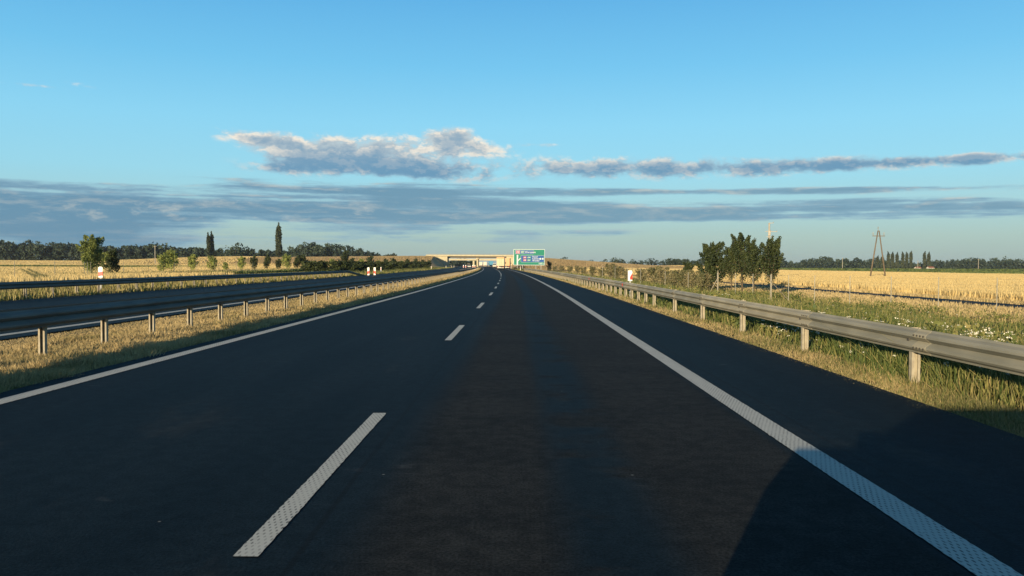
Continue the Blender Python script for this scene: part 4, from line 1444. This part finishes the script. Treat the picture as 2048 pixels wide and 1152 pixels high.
# green crop strips
n = 44000
xa_ = rng.uniform(152, 520, n // 2); sa_ = rng.uniform(300, 900, n // 2)
xb_ = rng.uniform(-420, -101, n // 2); sb_ = rng.uniform(216, 357, n // 2)
xp = np.concatenate([xa_, xb_]); s = np.concatenate([sa_, sb_])
X, Yy, Z = to_world(xp, s)
cr = link('crop', blades('crop', X, Yy, Z, rng.uniform(.5, .8, n), np.full(n, 2.4), np.clip(rng.normal(.95, .1, n), 0, 1), M['weeds'], .2))
kind(cr, 'stuff'); cr['label'] = 'green strips of low crop between the wheat'

# median grass: dry and mown, a little greener at the road edge
def verge_grass(name, label, n, x0, x1, s0, s1, hmin, hmax, wbase, wk, mat, tmean, tsd=.22, power=2.0, lean=.5, hfun=None, tfun=None, edge=None):
    xp, s = scatter(n, x0, x1, s0, s1, power)
    if edge is not None: xp = edge(xp, s)
    X, Yy, Z = to_world(xp, s)
    h = rng.uniform(hmin, hmax, n)
    if hfun is not None: h = h * hfun(xp, s)
    t = np.clip(rng.normal(tmean, tsd, n) + (tfun(xp, s) if tfun is not None else 0), 0, 1)
    o = link(name, blades(name, X, Yy, Z, h, wbase + wk * s, t, mat, lean))
    o['label'] = label
    return kind(o, 'stuff')


verge_grass('median_grass', 'short dry grass in the median strip', 190000, -10.25, -6.12, 5.5, 420, .04, .12, .006, .0011, M['grass'], .30, .2, 2.0, .9,
            hfun=lambda x, s: (1 - .65 * sm(-x, 8.6, 9.8)) * .7 + .5 * (x > -9.2) * (np.sin(x * 3.1 + np.sin(s * .9) * 2) * np.sin(s * 1.7 + x) > .2), tfun=lambda x, s: .22 * np.exp(-((x + 6.1) / .35) ** 2) + .14 * np.sin(s * .8 + x * 2) + .14 * np.sin(s * 2.3 - x * 3 + np.sin(s)),
            edge=lambda x, s: x + (.04 * np.sin(s * 1.9 + np.sin(s * .6) * 2) + .04 * np.sin(s * 5.1 + 3 * np.sin(s * 1.3)) + .05 * rng.normal(0, 1, len(x))) * (x > -6.6))
verge_grass('left_verge_grass', 'tall dry and green grass behind the left guard rail', 90000, -34, -20.75, 20, 400, .15, .55, .02, .0016, M['weeds'], .30, .25, 1.0, .35,
            hfun=lambda x, s: np.where(x > -22.5, .75, 1.0), tfun=lambda x, s: -.15 * (x > -24) + .35 * sm(s, 95, 140))
verge_grass('tree_row_grass', 'dark grass under the row of young trees', 26000, -56, -46, 95, 235, .3, .75, .05, .0018, M['weeds'], .85, .15, 1.0, .35)
verge_grass('right_edge_grass', 'dry straw coloured grass along the right shoulder edge', 60000, 4.45, 5.25, 4, 320, .02, .085, .005, .0012, M['grass'], .52, .28, 2.0, 1.0,
            hfun=lambda x, s: .5 + .9 * sm(x, 4.5, 5.1), tfun=lambda x, s: .3 * np.sin(s * 1.3) * np.sin(s * .47 + 1) + .25 * sm(-s, -22, -8),
            edge=lambda x, s: x + (.045 * np.sin(s * 2.1 + np.sin(s * .7) * 2) + .05 * np.sin(s * 5.3 + 3 * np.sin(s * 1.7)) + .05 * rng.normal(0, 1, len(x))) * (x < 4.8))
verge_grass('right_verge_weeds', 'tall green weeds behind the right guard rail', 210000, 4.9, 26, 5, 330, .16, .50, .009, .0013, M['weeds'], .56, .38, 2.0, .55,
            hfun=lambda x, s: (.30 + .80 * sm(x, 4.8, 6.0)) * (.6 + .7 * np.clip(.5 + np.sin(x * .9 + s * .21 + np.sin(s * .6)) * np.sin(s * .37 - x * .4 + np.sin(x * 1.7)), 0, 1.2)) * (1 - .45 * sm(x, 17, 26)),
            tfun=lambda x, s: .25 * np.sin(x * .8 + s * .13 + np.sin(x * .31 + s * .5)) - .35 * sm(x, 19, 26) + .1 * (x < 7))
verge_grass('roadside_straw', 'pale straw grass beside the service road', 30000, 23, 31.2, 30, 330, .08, .28, .02, .0018, M['grass'], .25, .2, 1.0, .4)
verge_grass('service_road_grass', 'straw coloured grass between service road and wheat', 14000, 35.2, 37.5, 35, 330, .1, .3, .03, .0018, M['grass'], .3, .2, 1.0, .4)

# larger weed clumps with broad leaves and white umbels
pts, tn = [], []
for _ in range(420):
    xq = rng.uniform(5.6, 24); sq = 6.5 * (75 / 6.5) ** rng.uniform()
    if xq > .66 * sq + 3: continue
    X, Yy, Z = xq + float(C(sq)), sq, float(T(xq, sq))
    m = 45; hh = rng.uniform(.25, .7)
    q = np.stack([X + rng.normal(0, .22, m), Yy + rng.normal(0, .22, m), Z + rng.beta(1.6, 1.4, m) * hh], 1)
    pts.append(q); tn.append(np.clip(rng.normal(rng.uniform(.35, .95), .15, m), 0, 1))
pts = np.concatenate(pts)
wd = link('weed_clumps', leaves(pts, .10 + pts[:, 1] * .0008, np.concatenate(tn), M['weeds'], 'weed_clumps'))
kind(wd, 'stuff'); wd['label'] = 'leafy weeds among the tall grass right of the road'
fl, ft = [], []
for _ in range(680):
    r_ = rng.uniform()
    if r_ < .5: xq = rng.uniform(5.5, 7.2); sq = rng.uniform(9, 19)
    elif r_ < .72: xq = rng.normal(9.4, .9); sq = rng.normal(16.5, 1.0)
    else: xq = rng.uniform(6, 20); sq = rng.uniform(10, 45)
    hz_ = rng.uniform(.12, .55)
    c = np.array([xq + float(C(sq)), sq, float(T(xq, sq)) + hz_])
    m = 7
    fl.append(c + np.stack([rng.normal(0, .022, m), rng.normal(0, .022, m), rng.normal(0, .008, m)], 1)); ft.append(np.zeros(m))
fo = link('wild_flowers', leaves(np.concatenate(fl), .028, np.concatenate(ft), M['flower'], 'wild_flowers'))
kind(fo, 'stuff'); fo['label'] = 'small white wild flowers among the weeds by the right rail'

# ------------------------------------------------------------------ morning air
hm = bpy.data.materials.new('air'); hm.use_nodes = True
hb = NB(hm.node_tree); hb.N.clear()
pv_ = hb.N.new('ShaderNodeVolumePrincipled')
pv_.inputs['Color'].default_value = (.80, .90, 1.0, 1)
pv_.inputs['Density'].default_value = 0.00008
pv_.inputs['Anisotropy'].default_value = 0.2
ho = hb.N.new('ShaderNodeOutputMaterial'); hb.L.new(pv_.outputs[0], ho.inputs['Volume'])
b = MB(); b.box((0, 2000, 14.5), (8400, 5200, 37), hm)
kind(b.build('haze'), 'stuff')
